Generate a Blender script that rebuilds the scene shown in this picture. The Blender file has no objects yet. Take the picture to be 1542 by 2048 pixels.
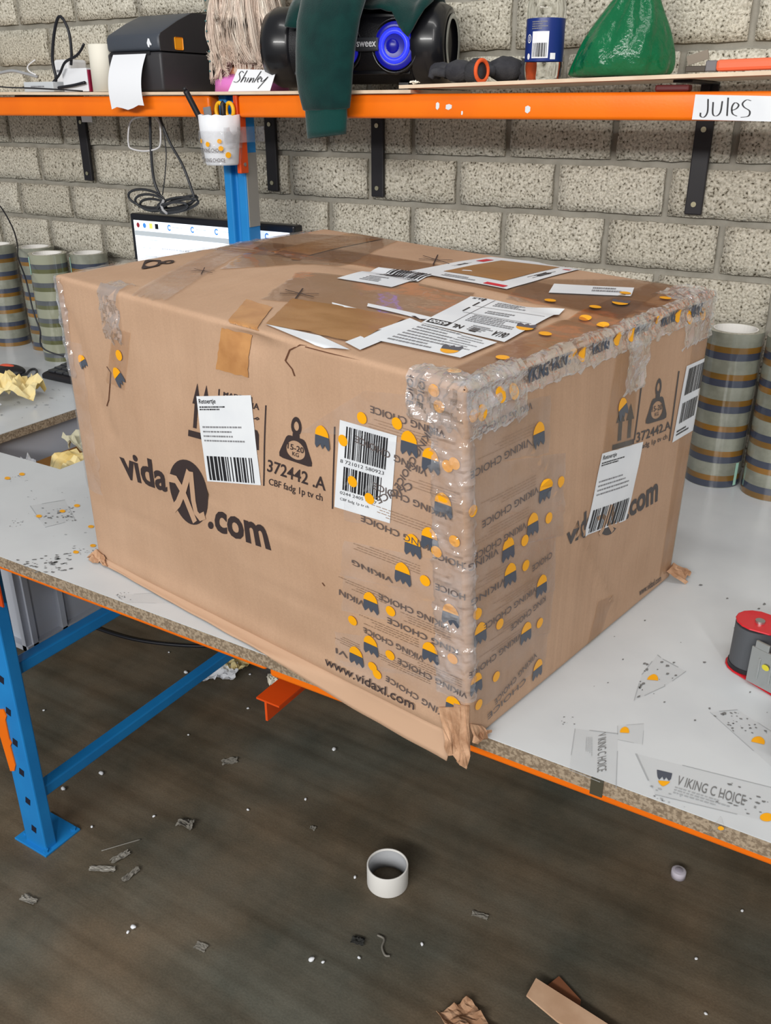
import bpy, bmesh, math, random
import numpy as np
from mathutils import Vector, Matrix, noise
random.seed(7)
scene = bpy.context.scene
col = scene.collection
PI = math.pi

# ------------------------------------------------------------------ camera
F_PX, YAW, PITCH, ROLL = 1778.2, -0.5497, 0.4292, -0.0011
CAM = np.array([2.3073, -1.8377, 1.4344])
CX, CY = 771.0, 1024.0
def _rot():
    cy, sy = math.cos(YAW), math.sin(YAW)
    f0 = np.array([sy, cy, 0]); r0 = np.array([cy, -sy, 0]); u0 = np.array([0, 0, 1.])
    f = math.cos(PITCH)*f0 - math.sin(PITCH)*u0
    u = math.sin(PITCH)*f0 + math.cos(PITCH)*u0
    r = math.cos(ROLL)*r0 + math.sin(ROLL)*u
    u2 = -math.sin(ROLL)*r0 + math.cos(ROLL)*u
    return r, u2, f
CR, CU, CF = _rot()
cam_data = bpy.data.cameras.new('camera'); cam = bpy.data.objects.new('camera', cam_data); col.objects.link(cam)
cam_data.sensor_fit = 'VERTICAL'; cam_data.sensor_height = 36.0; cam_data.lens = F_PX/2048*36.0
cam_data.clip_start = 0.02
m = Matrix.Identity(4)
for i in range(3):
    m[i][0] = CR[i]; m[i][1] = CU[i]; m[i][2] = -CF[i]; m[i][3] = CAM[i]
cam.matrix_world = m
scene.camera = cam
def ray(x, y): return CR*((x-CX)/F_PX) - CU*((y-CY)/F_PX) + CF
def onX(x, y, X): d = ray(x, y); return CAM + d*((X-CAM[0])/d[0])
def onY(x, y, Y): d = ray(x, y); return CAM + d*((Y-CAM[1])/d[1])
def onZ(x, y, Z): d = ray(x, y); return CAM + d*((Z-CAM[2])/d[2])
def proj(P):
    q = np.asarray(P, float)-CAM; z = q@CF
    return np.array([CX+F_PX*(q@CR)/z, CY-F_PX*(q@CU)/z])

# ------------------------------------------------------------------ world, lights, exposure
scene.view_settings.view_transform = 'Standard'
scene.view_settings.look = 'None'
scene.view_settings.gamma = 1.0
scene.view_settings.use_curve_mapping = False
scene.view_settings.exposure = -0.1
world = bpy.data.worlds.new('hall'); scene.world = world; world.use_nodes = True
bg = world.node_tree.nodes['Background']; bg.inputs[0].default_value = (0.93, 0.97, 1.0, 1); bg.inputs[1].default_value = 0.30
def area(name, loc, target, sx, sy, power, colr=(1, 1, 1)):
    d = bpy.data.lights.new(name, 'AREA'); d.shape = 'RECTANGLE'; d.size = sx; d.size_y = sy; d.energy = power; d.color = colr
    o = bpy.data.objects.new(name, d); col.objects.link(o); o.location = loc
    o.rotation_euler = (Vector(target)-Vector(loc)).to_track_quat('-Z', 'Y').to_euler()
    return o
area('hall_strip_light', (2.0, -5.2, 2.75), (1.7, -0.4, 0.9), 4.0, 0.4, 215, (1.0, 0.985, 0.95))
area('hall_strip_light_far', (4.6, -4.4, 3.7), (1.7, -0.4, 0.9), 0.35, 3.0, 60, (1.0, 0.97, 0.94))
area('hall_strip_light_overhead', (2.4, -1.7, 4.2), (2.4, -1.5, 0), 3.0, 0.3, 40, (1.0, 0.98, 0.95))

# ------------------------------------------------------------------ materials
def s2l(c):
    c = c/255.0
    return c/12.92 if c <= 0.04045 else ((c+0.055)/1.055)**2.4
def rgb(r, g, b): return (s2l(r), s2l(g), s2l(b), 1.0)
MATS = {}
def mat(name, c, rough=0.5, metal=0.0, spec=0.5, c2=None, nscale=20.0, ndetail=4.0, lo=0.35, hi=0.65, bump=0.0, bscale=60.0, bdist=0.002,
        coat=0.0, emit=None, estr=0.0, alpha=1.0, stretch=None, sheen=0.0, trans=0.0, ior=1.45, sss=0.0):
    m = bpy.data.materials.new(name); m.use_nodes = True; MATS[name] = m
    nt = m.node_tree; b = nt.nodes['Principled BSDF']
    b.inputs['Base Color'].default_value = c; b.inputs['Roughness'].default_value = rough; b.inputs['Metallic'].default_value = metal
    b.inputs['Specular IOR Level'].default_value = spec; b.inputs['Coat Weight'].default_value = coat; b.inputs['Alpha'].default_value = alpha
    b.inputs['Sheen Weight'].default_value = sheen; b.inputs['Transmission Weight'].default_value = trans; b.inputs['IOR'].default_value = ior
    if emit: b.inputs['Emission Color'].default_value = emit; b.inputs['Emission Strength'].default_value = estr
    tc = nt.nodes.new('ShaderNodeTexCoord'); vec = tc.outputs['Object']
    if stretch:
        mp = nt.nodes.new('ShaderNodeMapping'); mp.inputs['Scale'].default_value = stretch; nt.links.new(vec, mp.inputs[0]); vec = mp.outputs[0]
    if c2:
        n = nt.nodes.new('ShaderNodeTexNoise'); n.inputs['Scale'].default_value = nscale; n.inputs['Detail'].default_value = ndetail
        nt.links.new(vec, n.inputs['Vector'])
        r = nt.nodes.new('ShaderNodeValToRGB'); r.color_ramp.elements[0].position = lo; r.color_ramp.elements[1].position = hi
        r.color_ramp.elements[0].color = c; r.color_ramp.elements[1].color = c2
        nt.links.new(n.outputs[0], r.inputs[0]); nt.links.new(r.outputs[0], b.inputs['Base Color'])
    if bump:
        n = nt.nodes.new('ShaderNodeTexNoise'); n.inputs['Scale'].default_value = bscale; n.inputs['Detail'].default_value = 5.0
        nt.links.new(vec, n.inputs['Vector'])
        bp = nt.nodes.new('ShaderNodeBump'); bp.inputs['Strength'].default_value = bump; bp.inputs['Distance'].default_value = bdist
        nt.links.new(n.outputs[0], bp.inputs['Height']); nt.links.new(bp.outputs[0], b.inputs['Normal'])
    return m
def film(name, clear=0.85, tint=(1, 1, 1, 1), white=0.08, rough=0.12, bump=0.5, bscale=70.0, gloss=0.12, wcol=(0.9, 0.9, 0.92, 1), ior=1.3, fk=0.3):
    """thin plastic film: transparent sheet with a glossy skin and a little haze"""
    m = bpy.data.materials.new(name); m.use_nodes = True; MATS[name] = m
    nt = m.node_tree; nt.nodes.clear()
    out = nt.nodes.new('ShaderNodeOutputMaterial'); tr = nt.nodes.new('ShaderNodeBsdfTransparent'); tr.inputs[0].default_value = tint
    di = nt.nodes.new('ShaderNodeBsdfDiffuse'); di.inputs[0].default_value = wcol
    gl = nt.nodes.new('ShaderNodeBsdfGlossy'); gl.inputs['Roughness'].default_value = rough
    m1 = nt.nodes.new('ShaderNodeMixShader'); m2 = nt.nodes.new('ShaderNodeMixShader')
    tc = nt.nodes.new('ShaderNodeTexCoord'); n = nt.nodes.new('ShaderNodeTexNoise'); n.inputs['Scale'].default_value = bscale; n.inputs['Detail'].default_value = 3
    nt.links.new(tc.outputs['Object'], n.inputs['Vector'])
    bp = nt.nodes.new('ShaderNodeBump'); bp.inputs['Strength'].default_value = bump; bp.inputs['Distance'].default_value = 0.01
    nt.links.new(n.outputs[0], bp.inputs['Height']); nt.links.new(bp.outputs[0], gl.inputs['Normal'])
    n2 = nt.nodes.new('ShaderNodeTexNoise'); n2.inputs['Scale'].default_value = bscale*0.6; n2.inputs['Detail'].default_value = 4
    nt.links.new(tc.outputs['Object'], n2.inputs['Vector'])
    r = nt.nodes.new('ShaderNodeMapRange'); r.inputs[1].default_value = 0.35; r.inputs[2].default_value = 0.7; r.inputs[3].default_value = white*0.3; r.inputs[4].default_value = white*1.8
    nt.links.new(n2.outputs[0], r.inputs[0]); nt.links.new(r.outputs[0], m1.inputs[0])
    nt.links.new(tr.outputs[0], m1.inputs[1]); nt.links.new(di.outputs[0], m1.inputs[2])
    fr = nt.nodes.new('ShaderNodeFresnel'); fr.inputs[0].default_value = ior
    ad = nt.nodes.new('ShaderNodeMath'); ad.operation = 'MULTIPLY_ADD'; ad.inputs[1].default_value = fk; ad.inputs[2].default_value = gloss*0.3; ad.use_clamp = True
    nt.links.new(fr.outputs[0], ad.inputs[0]); nt.links.new(ad.outputs[0], m2.inputs[0])
    nt.links.new(m1.outputs[0], m2.inputs[1]); nt.links.new(gl.outputs[0], m2.inputs[2]); nt.links.new(m2.outputs[0], out.inputs[0])
    return m

# aggregate concrete block
def block_material():
    m = bpy.data.materials.new('aggregate block'); m.use_nodes = True; nt = m.node_tree; b = nt.nodes['Principled BSDF']
    b.inputs['Roughness'].default_value = 0.95; b.inputs['Specular IOR Level'].default_value = 0.15
    tc = nt.nodes.new('ShaderNodeTexCoord'); oi = nt.nodes.new('ShaderNodeObjectInfo')
    mu = nt.nodes.new('ShaderNodeMath'); mu.operation = 'MULTIPLY'; mu.inputs[1].default_value = 37.0; nt.links.new(oi.outputs['Random'], mu.inputs[0])
    ad = nt.nodes.new('ShaderNodeVectorMath'); ad.operation = 'ADD'; nt.links.new(tc.outputs['Object'], ad.inputs[0]); nt.links.new(mu.outputs[0], ad.inputs[1])
    v = nt.nodes.new('ShaderNodeTexVoronoi'); v.inputs['Scale'].default_value = 210; nt.links.new(ad.outputs[0], v.inputs['Vector'])
    n = nt.nodes.new('ShaderNodeTexNoise'); n.inputs['Scale'].default_value = 215; n.inputs['Detail'].default_value = 2.5; nt.links.new(ad.outputs[0], n.inputs['Vector'])
    r = nt.nodes.new('ShaderNodeValToRGB'); cr = r.color_ramp
    cr.elements[0].position = 0.31; cr.elements[0].color = rgb(84, 78, 66)
    cr.elements[1].position = 0.40; cr.elements[1].color = rgb(178, 173, 160)
    e = cr.elements.new(0.62); e.color = rgb(218, 214, 203)
    nt.links.new(n.outputs[0], r.inputs[0])
    r2 = nt.nodes.new('ShaderNodeValToRGB'); r2.color_ramp.elements[0].color = (0.78, 0.77, 0.75, 1); r2.color_ramp.elements[1].color = (1.06, 1.05, 1.02, 1)
    nt.links.new(v.outputs['Color'], r2.inputs[0])
    mx = nt.nodes.new('ShaderNodeMix'); mx.data_type = 'RGBA'; mx.blend_type = 'MULTIPLY'; mx.inputs[0].default_value = 1.0
    nt.links.new(r.outputs[0], mx.inputs[6]); nt.links.new(r2.outputs[0], mx.inputs[7])
    r3 = nt.nodes.new('ShaderNodeValToRGB'); r3.color_ramp.elements[0].color = (0.90, 0.89, 0.87, 1); r3.color_ramp.elements[1].color = (1.08, 1.08, 1.08, 1)
    nt.links.new(oi.outputs['Random'], r3.inputs[0])
    mx2 = nt.nodes.new('ShaderNodeMix'); mx2.data_type = 'RGBA'; mx2.blend_type = 'MULTIPLY'; mx2.inputs[0].default_value = 1.0
    nt.links.new(mx.outputs[2], mx2.inputs[6]); nt.links.new(r3.outputs[0], mx2.inputs[7]); nt.links.new(mx2.outputs[2], b.inputs['Base Color'])
    bp = nt.nodes.new('ShaderNodeBump'); bp.inputs['Strength'].default_value = 0.9; bp.inputs['Distance'].default_value = 0.003
    nt.links.new(n.outputs[0], bp.inputs['Height']); nt.links.new(bp.outputs[0], b.inputs['Normal'])
    return m
M_BLOCK = block_material()
M_MORTAR = mat('mortar', rgb(142, 138, 128), 0.95, c2=rgb(158, 154, 144), nscale=25, bump=0.5, bscale=180, spec=0.1)
def floor_material():
    m = bpy.data.materials.new('worn concrete floor'); m.use_nodes = True; nt = m.node_tree; b = nt.nodes['Principled BSDF']
    b.inputs['Roughness'].default_value = 0.62; b.inputs['Specular IOR Level'].default_value = 0.3
    tc = nt.nodes.new('ShaderNodeTexCoord')
    n1 = nt.nodes.new('ShaderNodeTexNoise'); n1.inputs['Scale'].default_value = 2.6; n1.inputs['Detail'].default_value = 5; nt.links.new(tc.outputs['Object'], n1.inputs['Vector'])
    r1 = nt.nodes.new('ShaderNodeValToRGB'); r1.color_ramp.elements[0].position = 0.38; r1.color_ramp.elements[0].color = rgb(98, 97, 90)
    r1.color_ramp.elements[1].position = 0.62; r1.color_ramp.elements[1].color = rgb(114, 101, 86); nt.links.new(n1.outputs[0], r1.inputs[0])
    mp = nt.nodes.new('ShaderNodeMapping'); mp.inputs['Scale'].default_value = (0.7, 16, 1); mp.inputs['Rotation'].default_value = (0, 0, -0.05); nt.links.new(tc.outputs['Object'], mp.inputs[0])
    n2 = nt.nodes.new('ShaderNodeTexNoise'); n2.inputs['Scale'].default_value = 1.6; n2.inputs['Detail'].default_value = 4; nt.links.new(mp.outputs[0], n2.inputs['Vector'])
    r2 = nt.nodes.new('ShaderNodeValToRGB'); r2.color_ramp.elements[0].position = 0.34; r2.color_ramp.elements[0].color = (0.72, 0.66, 0.60, 1)
    r2.color_ramp.elements[1].position = 0.6; r2.color_ramp.elements[1].color = (1.05, 1.03, 1.0, 1); nt.links.new(n2.outputs[0], r2.inputs[0])
    mx = nt.nodes.new('ShaderNodeMix'); mx.data_type = 'RGBA'; mx.blend_type = 'MULTIPLY'; mx.inputs[0].default_value = 0.8
    nt.links.new(r1.outputs[0], mx.inputs[6]); nt.links.new(r2.outputs[0], mx.inputs[7])
    n3 = nt.nodes.new('ShaderNodeTexNoise'); n3.inputs['Scale'].default_value = 240; n3.inputs['Detail'].default_value = 2; nt.links.new(tc.outputs['Object'], n3.inputs['Vector'])
    r3 = nt.nodes.new('ShaderNodeValToRGB'); r3.color_ramp.elements[0].color = (0.75, 0.75, 0.75, 1); r3.color_ramp.elements[1].color = (1.2, 1.2, 1.2, 1); nt.links.new(n3.outputs[0], r3.inputs[0])
    mx2 = nt.nodes.new('ShaderNodeMix'); mx2.data_type = 'RGBA'; mx2.blend_type = 'MULTIPLY'; mx2.inputs[0].default_value = 1.0
    nt.links.new(mx.outputs[2], mx2.inputs[6]); nt.links.new(r3.outputs[0], mx2.inputs[7])
    n4 = nt.nodes.new('ShaderNodeTexNoise'); n4.inputs['Scale'].default_value = 4.2; n4.inputs['Detail'].default_value = 6; n4.inputs['Roughness'].default_value = 0.65; nt.links.new(tc.outputs['Object'], n4.inputs['Vector'])
    r4 = nt.nodes.new('ShaderNodeValToRGB'); r4.color_ramp.elements[0].position = 0.36; r4.color_ramp.elements[0].color = (0.66, 0.68, 0.64, 1); r4.color_ramp.elements[1].position = 0.62; r4.color_ramp.elements[1].color = (1.1, 1.08, 1.02, 1); nt.links.new(n4.outputs[0], r4.inputs[0])
    mx3 = nt.nodes.new('ShaderNodeMix'); mx3.data_type = 'RGBA'; mx3.blend_type = 'MULTIPLY'; mx3.inputs[0].default_value = 1.0
    nt.links.new(mx2.outputs[2], mx3.inputs[6]); nt.links.new(r4.outputs[0], mx3.inputs[7]); nt.links.new(mx3.outputs[2], b.inputs['Base Color'])
    bp = nt.nodes.new('ShaderNodeBump'); bp.inputs['Strength'].default_value = 0.25; bp.inputs['Distance'].default_value = 0.002
    nt.links.new(n3.outputs[0], bp.inputs['Height']); nt.links.new(bp.outputs[0], b.inputs['Normal'])
    return m
M_FLOOR = floor_material()
def cardboard_material(name, base, dark):
    m = bpy.data.materials.new(name); m.use_nodes = True; nt = m.node_tree; b = nt.nodes['Principled BSDF']
    b.inputs['Roughness'].default_value = 0.72; b.inputs['Specular IOR Level'].default_value = 0.25
    uv = nt.nodes.new('ShaderNodeUVMap'); tc = nt.nodes.new('ShaderNodeTexCoord')
    n = nt.nodes.new('ShaderNodeTexNoise'); n.inputs['Scale'].default_value = 9; n.inputs['Detail'].default_value = 6; nt.links.new(tc.outputs['Object'], n.inputs['Vector'])
    r = nt.nodes.new('ShaderNodeValToRGB'); r.color_ramp.elements[0].position = 0.3; r.color_ramp.elements[1].position = 0.7
    r.color_ramp.elements[0].color = dark; r.color_ramp.elements[1].color = base; nt.links.new(n.outputs[0], r.inputs[0])
    nf = nt.nodes.new('ShaderNodeTexNoise'); nf.inputs['Scale'].default_value = 420; nf.inputs['Detail'].default_value = 2; nt.links.new(tc.outputs['Object'], nf.inputs['Vector'])
    rf = nt.nodes.new('ShaderNodeValToRGB'); rf.color_ramp.elements[0].color = (0.9, 0.9, 0.9, 1); rf.color_ramp.elements[1].color = (1.08, 1.08, 1.08, 1); nt.links.new(nf.outputs[0], rf.inputs[0])
    mx = nt.nodes.new('ShaderNodeMix'); mx.data_type = 'RGBA'; mx.blend_type = 'MULTIPLY'; mx.inputs[0].default_value = 1.0
    nt.links.new(r.outputs[0], mx.inputs[6]); nt.links.new(rf.outputs[0], mx.inputs[7]); nt.links.new(mx.outputs[2], b.inputs['Base Color'])
    mp = nt.nodes.new('ShaderNodeMapping'); mp.inputs['Scale'].default_value = (42, 1.2, 1); nt.links.new(uv.outputs[0], mp.inputs[0])
    nw = nt.nodes.new('ShaderNodeTexNoise'); nw.inputs['Scale'].default_value = 1.0; nw.inputs['Detail'].default_value = 3; nt.links.new(mp.outputs[0], nw.inputs['Vector'])
    bp = nt.nodes.new('ShaderNodeBump'); bp.inputs['Strength'].default_value = 0.28; bp.inputs['Distance'].default_value = 0.006
    nt.links.new(nw.outputs[0], bp.inputs['Height']); nt.links.new(bp.outputs[0], b.inputs['Normal'])
    return m
M_CARD = cardboard_material('corrugated cardboard', rgb(187, 154, 128), rgb(176, 143, 117))
M_TORN = mat('torn cardboard', rgb(194, 156, 126), 0.85, c2=rgb(160, 122, 94), nscale=60, bump=0.6, bscale=120, spec=0.1)
M_INK = mat('brown black print', rgb(58, 48, 48), 0.6, spec=0.25)
M_INK2 = mat('grey print', rgb(84, 80, 80), 0.6, spec=0.2)
M_BLACKINK = mat('black ink', rgb(32, 32, 36), 0.5)
M_FAINT = mat('faint grey print', rgb(128, 128, 132), 0.6)
M_TAPETXT = mat('tape text', rgb(94, 84, 82), 0.35)
M_TAPEFINE = mat('tape fine print', rgb(152, 124, 102), 0.4)
M_SLATE = mat('tape slate print', rgb(74, 80, 92), 0.3)
M_YEL = mat('tape yellow print', rgb(238, 166, 20), 0.3)
M_LABEL = mat('white label paper', rgb(226, 229, 233), 0.45, c2=rgb(214, 218, 224), nscale=12)
M_CARDINK = mat('kraft knockout', rgb(184, 151, 125), 0.72, spec=0.25)
M_TAN = mat('tan packing tape', rgb(186, 136, 86), 0.22, c2=rgb(170, 120, 74), nscale=40, bump=0.25, bscale=150, bdist=0.001)
M_KRAFT = mat('kraft under film', rgb(163, 120, 76), 0.3, c2=rgb(148, 106, 64), nscale=8, bump=0.3, bscale=18, bdist=0.004)
M_ORANGEREFL = mat('orange beam reflection', rgb(206, 110, 52), 0.35, c2=rgb(180, 104, 66), nscale=14)  # shelf beam's reflection put into the base colour; no mesh uses it
M_FILM = film('clear tape film', white=0.05, rough=0.14, bump=0.3, bscale=45, gloss=.10)
M_FILMGOLD = film('yellowed tape film', tint=(0.95, 0.89, 0.80, 1), white=0.04, rough=0.2, bump=0.4, bscale=40)
M_SEAM = film('brown seam tape', tint=(0.90, 0.80, 0.68, 1), white=0.03, rough=0.08, bump=0.14, bscale=22, gloss=.06, ior=1.45, fk=0.55)
M_GLOSSF = film('glossy clear tape', tint=(0.96, 0.93, 0.88, 1), white=0.03, rough=0.05, bump=0.10, bscale=20, gloss=.06, ior=1.45, fk=0.55)
M_CRUMPLE = film('crumpled film', white=0.15, rough=0.08, bump=0.7, bscale=40, gloss=0.22, wcol=(0.8, 0.8, 0.84, 1), ior=1.35, fk=.4)
M_ORANGE = mat('orange powder coat', rgb(246, 120, 14), 0.38, c2=rgb(238, 112, 14), nscale=9, bump=0.08, bscale=200, spec=0.4)
M_REDORANGE = mat('red orange powder coat', rgb(214, 76, 18), 0.4, c2=rgb(204, 70, 18), nscale=9)
M_BLUE = mat('blue powder coat', rgb(34, 134, 204), 0.4, c2=rgb(30, 124, 194), nscale=9, bump=0.06, bscale=150, spec=0.4)
M_SLOT = mat('dark slot', rgb(14, 18, 40), 0.8)
M_GREYSTRIP = mat('grey steel strip', rgb(150, 148, 144), 0.5, 0.2)
M_LAM = mat('white laminate', rgb(200, 204, 207), 0.3, c2=rgb(188, 192, 196), nscale=7, lo=0.4, hi=0.75, bump=0.05, bscale=30)
M_CHIP = mat('chipboard core', rgb(158, 142, 122), 0.9, c2=rgb(122, 107, 90), nscale=260, ndetail=3, lo=0.42, hi=0.58, bump=0.8, bscale=160, spec=0.1)
M_GREYPL = mat('grey crate plastic', rgb(176, 180, 190), 0.5, bump=0.1, bscale=90)
M_BLACK = mat('black plastic', rgb(30, 29, 33), 0.42, bump=0.15, bscale=300)
M_BLACKM = mat('black powder coat', rgb(27, 25, 30), 0.45)
M_CABLE = mat('black cable', rgb(26, 27, 34), 0.45)
M_GREYCAB = mat('grey black cable', rgb(52, 54, 58), 0.4)
M_WHITEPL = mat('white plastic', rgb(226, 226, 228), 0.4)
M_CREAM = mat('cream paper', rgb(233, 228, 214), 0.6)
M_PLY = mat('pale hardboard', rgb(226, 205, 180), 0.7, c2=rgb(216, 192, 166), nscale=25)
M_PAPER = mat('white paper', rgb(233, 235, 240), 0.6)
M_YPAPER = mat('cream packing paper', rgb(231, 214, 160), 0.75, c2=rgb(222, 190, 110), nscale=16, lo=0.45, hi=0.7)
M_STEEL = mat('bright steel', rgb(180, 184, 184), 0.28, 0.85)
M_SCREWS = mat('zinc screw', rgb(196, 190, 160), 0.3, 0.9)

# ------------------------------------------------------------------ mesh helpers
def link(name, me, m=None, parent=None, smooth=False):
    o = bpy.data.objects.new(name, me); col.objects.link(o)
    if m is not None:
        if isinstance(m, (list, tuple)):
            for x in m: me.materials.append(x)
        else: me.materials.append(m)
    if smooth:
        for p in me.polygons: p.use_smooth = True
    if parent is not None:
        o.parent = parent
        o.matrix_parent_inverse = Matrix.Identity(4) if parent.parent else Matrix.Translation(-Vector(parent.location))
    return o
def mesh(name, V, Fc, m=None, parent=None, smooth=False, sharp=None):
    me = bpy.data.meshes.new(name); me.from_pydata([tuple(map(float, v)) for v in V], [], Fc); me.validate(); me.update()
    o = link(name, me, m, parent, smooth)
    return o
def tag(o, label, cat, group=None, kind=None):
    if label: o['label'] = label
    if cat: o['category'] = cat
    if group: o['group'] = group
    if kind: o['kind'] = kind
    return o
def thing(name, loc, label, cat, group=None):
    o = bpy.data.objects.new(name, None); col.objects.link(o); o.location = tuple(map(float, loc)); o.empty_display_size = 0.03
    return tag(o, label, cat, group)
class MB:
    def __init__(s): s.v = []; s.f = []; s.mi = []; s.m = 0
    def add(s, V, Fc):
        n = len(s.v); s.v += [tuple(map(float, p)) for p in V]; s.f += [tuple(i+n for i in f) for f in Fc]; s.mi += [s.m]*len(Fc); return s
    def box(s, a, b, rot=None, piv=None):
        (x0, y0, z0), (x1, y1, z1) = a, b
        V = [(x0, y0, z0), (x1, y0, z0), (x1, y1, z0), (x0, y1, z0), (x0, y0, z1), (x1, y0, z1), (x1, y1, z1), (x0, y1, z1)]
        if rot is not None: V = [tuple(rot @ (Vector(v)-Vector(piv)) + Vector(piv)) for v in V]
        return s.add(V, [(0, 3, 2, 1), (4, 5, 6, 7), (0, 1, 5, 4), (1, 2, 6, 5), (2, 3, 7, 6), (3, 0, 4, 7)])
    def prism(s, poly, axis, a, b):
        """poly of 2D points extruded along an axis (0,1,2) from a to b"""
        def P(p, t): l = [p[0], p[1]]; l.insert(axis, t); return l
        n = len(poly); V = [P(p, a) for p in poly]+[P(p, b) for p in poly]
        Fc = [tuple(range(n))[::-1], tuple(range(n, 2*n))]+[(i, (i+1) % n, n+(i+1) % n, n+i) for i in range(n)]
        return s.add(V, Fc)
    def cyl(s, c, r, h, n=24, axis=2, r2=None, cap=True):
        r2 = r if r2 is None else r2; V = []
        for (rr, t) in ((r, 0), (r2, h)):
            for i in range(n):
                a = 2*PI*i/n; l = [rr*math.cos(a), rr*math.sin(a)]; l.insert(axis, t); V.append([c[k]+l[k] for k in range(3)])
        Fc = [(i, (i+1) % n, n+(i+1) % n, n+i) for i in range(n)]
        if cap: Fc += [tuple(range(n))[::-1], tuple(range(n, 2*n))]
        return s.add(V, Fc)
    def lathe(s, prof, c=(0, 0, 0), n=32, axis=2, close=False, sx=1, sy=1):
        V = []; k = len(prof)
        for (r, t) in prof:
            for i in range(n):
                a = 2*PI*i/n; l = [r*sx*math.cos(a), r*sy*math.sin(a)]; l.insert(axis, t); V.append([c[q]+l[q] for q in range(3)])
        Fc = [(j*n+i, j*n+(i+1) % n, (j+1)*n+(i+1) % n, (j+1)*n+i) for j in range(k-1) for i in range(n)]
        if close: Fc += [((k-1)*n+i, (k-1)*n+(i+1) % n, (i+1) % n, i) for i in range(n)]
        return s.add(V, Fc)
    def tube(s, pts, r, n=8, closed=False, taper=None):
        pts = [Vector(tuple(map(float, p))) for p in pts]; V = []; N = len(pts); up = Vector((0.13, 0.29, 0.95)).normalized()
        for i, p in enumerate(pts):
            if closed: d = (pts[(i+1) % N]-pts[i-1])
            else: d = (pts[min(i+1, N-1)]-pts[max(i-1, 0)])
            if d.length < 1e-9: d = Vector((0, 0, 1))
            d.normalize(); a = d.cross(up)
            if a.length < 1e-3: a = d.cross(Vector((1, 0, 0)))
            a.normalize(); b = d.cross(a); up = -b if (-b).dot(up) > 0 else b
            rr = r*(taper(i/(N-1)) if taper else 1)
            for k in range(n):
                t = 2*PI*k/n; V.append(p+a*(rr*math.cos(t))+b*(rr*math.sin(t)))
        # keep rings aligned
        R = [V[i*n:(i+1)*n] for i in range(N)]
        for i in range(1, N):
            best = min(range(n), key=lambda s_: (R[i][s_]-R[i-1][0]).length)
            ring = R[i][best:]+R[i][:best]
            if (ring[1]-R[i-1][1]).length > (ring[-1]-R[i-1][1]).length: ring = [ring[0]]+ring[1:][::-1]
            R[i] = ring
        V = [v for r_ in R for v in r_]
        Fc = [(j*n+i, j*n+(i+1) % n, (j+1)*n+(i+1) % n, (j+1)*n+i) for j in range(N-1) for i in range(n)]
        if closed: Fc += [((N-1)*n+i, (N-1)*n+(i+1) % n, (i+1) % n, i) for i in range(n)]
        else: Fc += [tuple(range(n))[::-1], tuple(range((N-1)*n, N*n))]
        return s.add(V, Fc)
    def ball(s, c, rx, ry=None, rz=None, n=16, k=10, fn=None):
        ry = ry or rx; rz = rz or rx; V = []; 
        for j in range(k+1):
            ph = PI*j/k
            for i in range(n):
                a = 2*PI*i/n; d = Vector((math.sin(ph)*math.cos(a), math.sin(ph)*math.sin(a), -math.cos(ph))); q = fn(d) if fn else 1
                V.append((c[0]+rx*d.x*q, c[1]+ry*d.y*q, c[2]+rz*d.z*q))
        return s.add(V, [(j*n+i, j*n+(i+1) % n, (j+1)*n+(i+1) % n, (j+1)*n+i) for j in range(k) for i in range(n)])
    def build(s, name, m=None, parent=None, smooth=False, bevel=0.0, seg=2, weld=False):
        me = bpy.data.meshes.new(name); me.from_pydata(s.v, [], s.f); me.validate()
        bm = bmesh.new(); bm.from_mesh(me)
        if weld: bmesh.ops.remove_doubles(bm, verts=bm.verts, dist=1e-5)
        bmesh.ops.recalc_face_normals(bm, faces=bm.faces)
        if bevel:
            es = [e for e in bm.edges if len(e.link_faces) == 2 and e.calc_face_angle(0) > 0.6]
            bmesh.ops.bevel(bm, geom=es, offset=bevel, segments=seg, affect='EDGES', profile=0.5)
        bm.to_mesh(me); bm.free()
        if isinstance(m, (list, tuple)) and len(set(s.mi)) > 1 and not bevel and not weld and len(me.polygons) == len(s.mi):
            o = link(name, me, m, parent, smooth); me.polygons.foreach_set('material_index', s.mi)
        else: o = link(name, me, m, parent, smooth)
        if smooth and bevel:
            pass
        return o
def smooth_path(pts, n=8):
    """Catmull-Rom through points"""
    P = [np.array(p, float) for p in pts]; P = [2*P[0]-P[1]]+P+[2*P[-1]-P[-2]]; out = []
    for i in range(1, len(P)-2):
        for k in range(n):
            t = k/n; a, b, c, d = P[i-1], P[i], P[i+1], P[i+2]
            out.append(0.5*((2*b)+(-a+c)*t+(2*a-5*b+4*c-d)*t*t+(-a+3*b-3*c+d)*t**3))
    out.append(P[-2]); return out
def shade_auto(o, ang=0.7):
    me = o.data
    for p in me.polygons: p.use_smooth = True
    bm = bmesh.new(); bm.from_mesh(me)
    for e in bm.edges:
        if len(e.link_faces) == 2 and e.calc_face_angle(0) > ang: e.smooth = False
    bm.to_mesh(me); bm.free(); return o
def nz(*p): return noise.noise(Vector(p))

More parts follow.
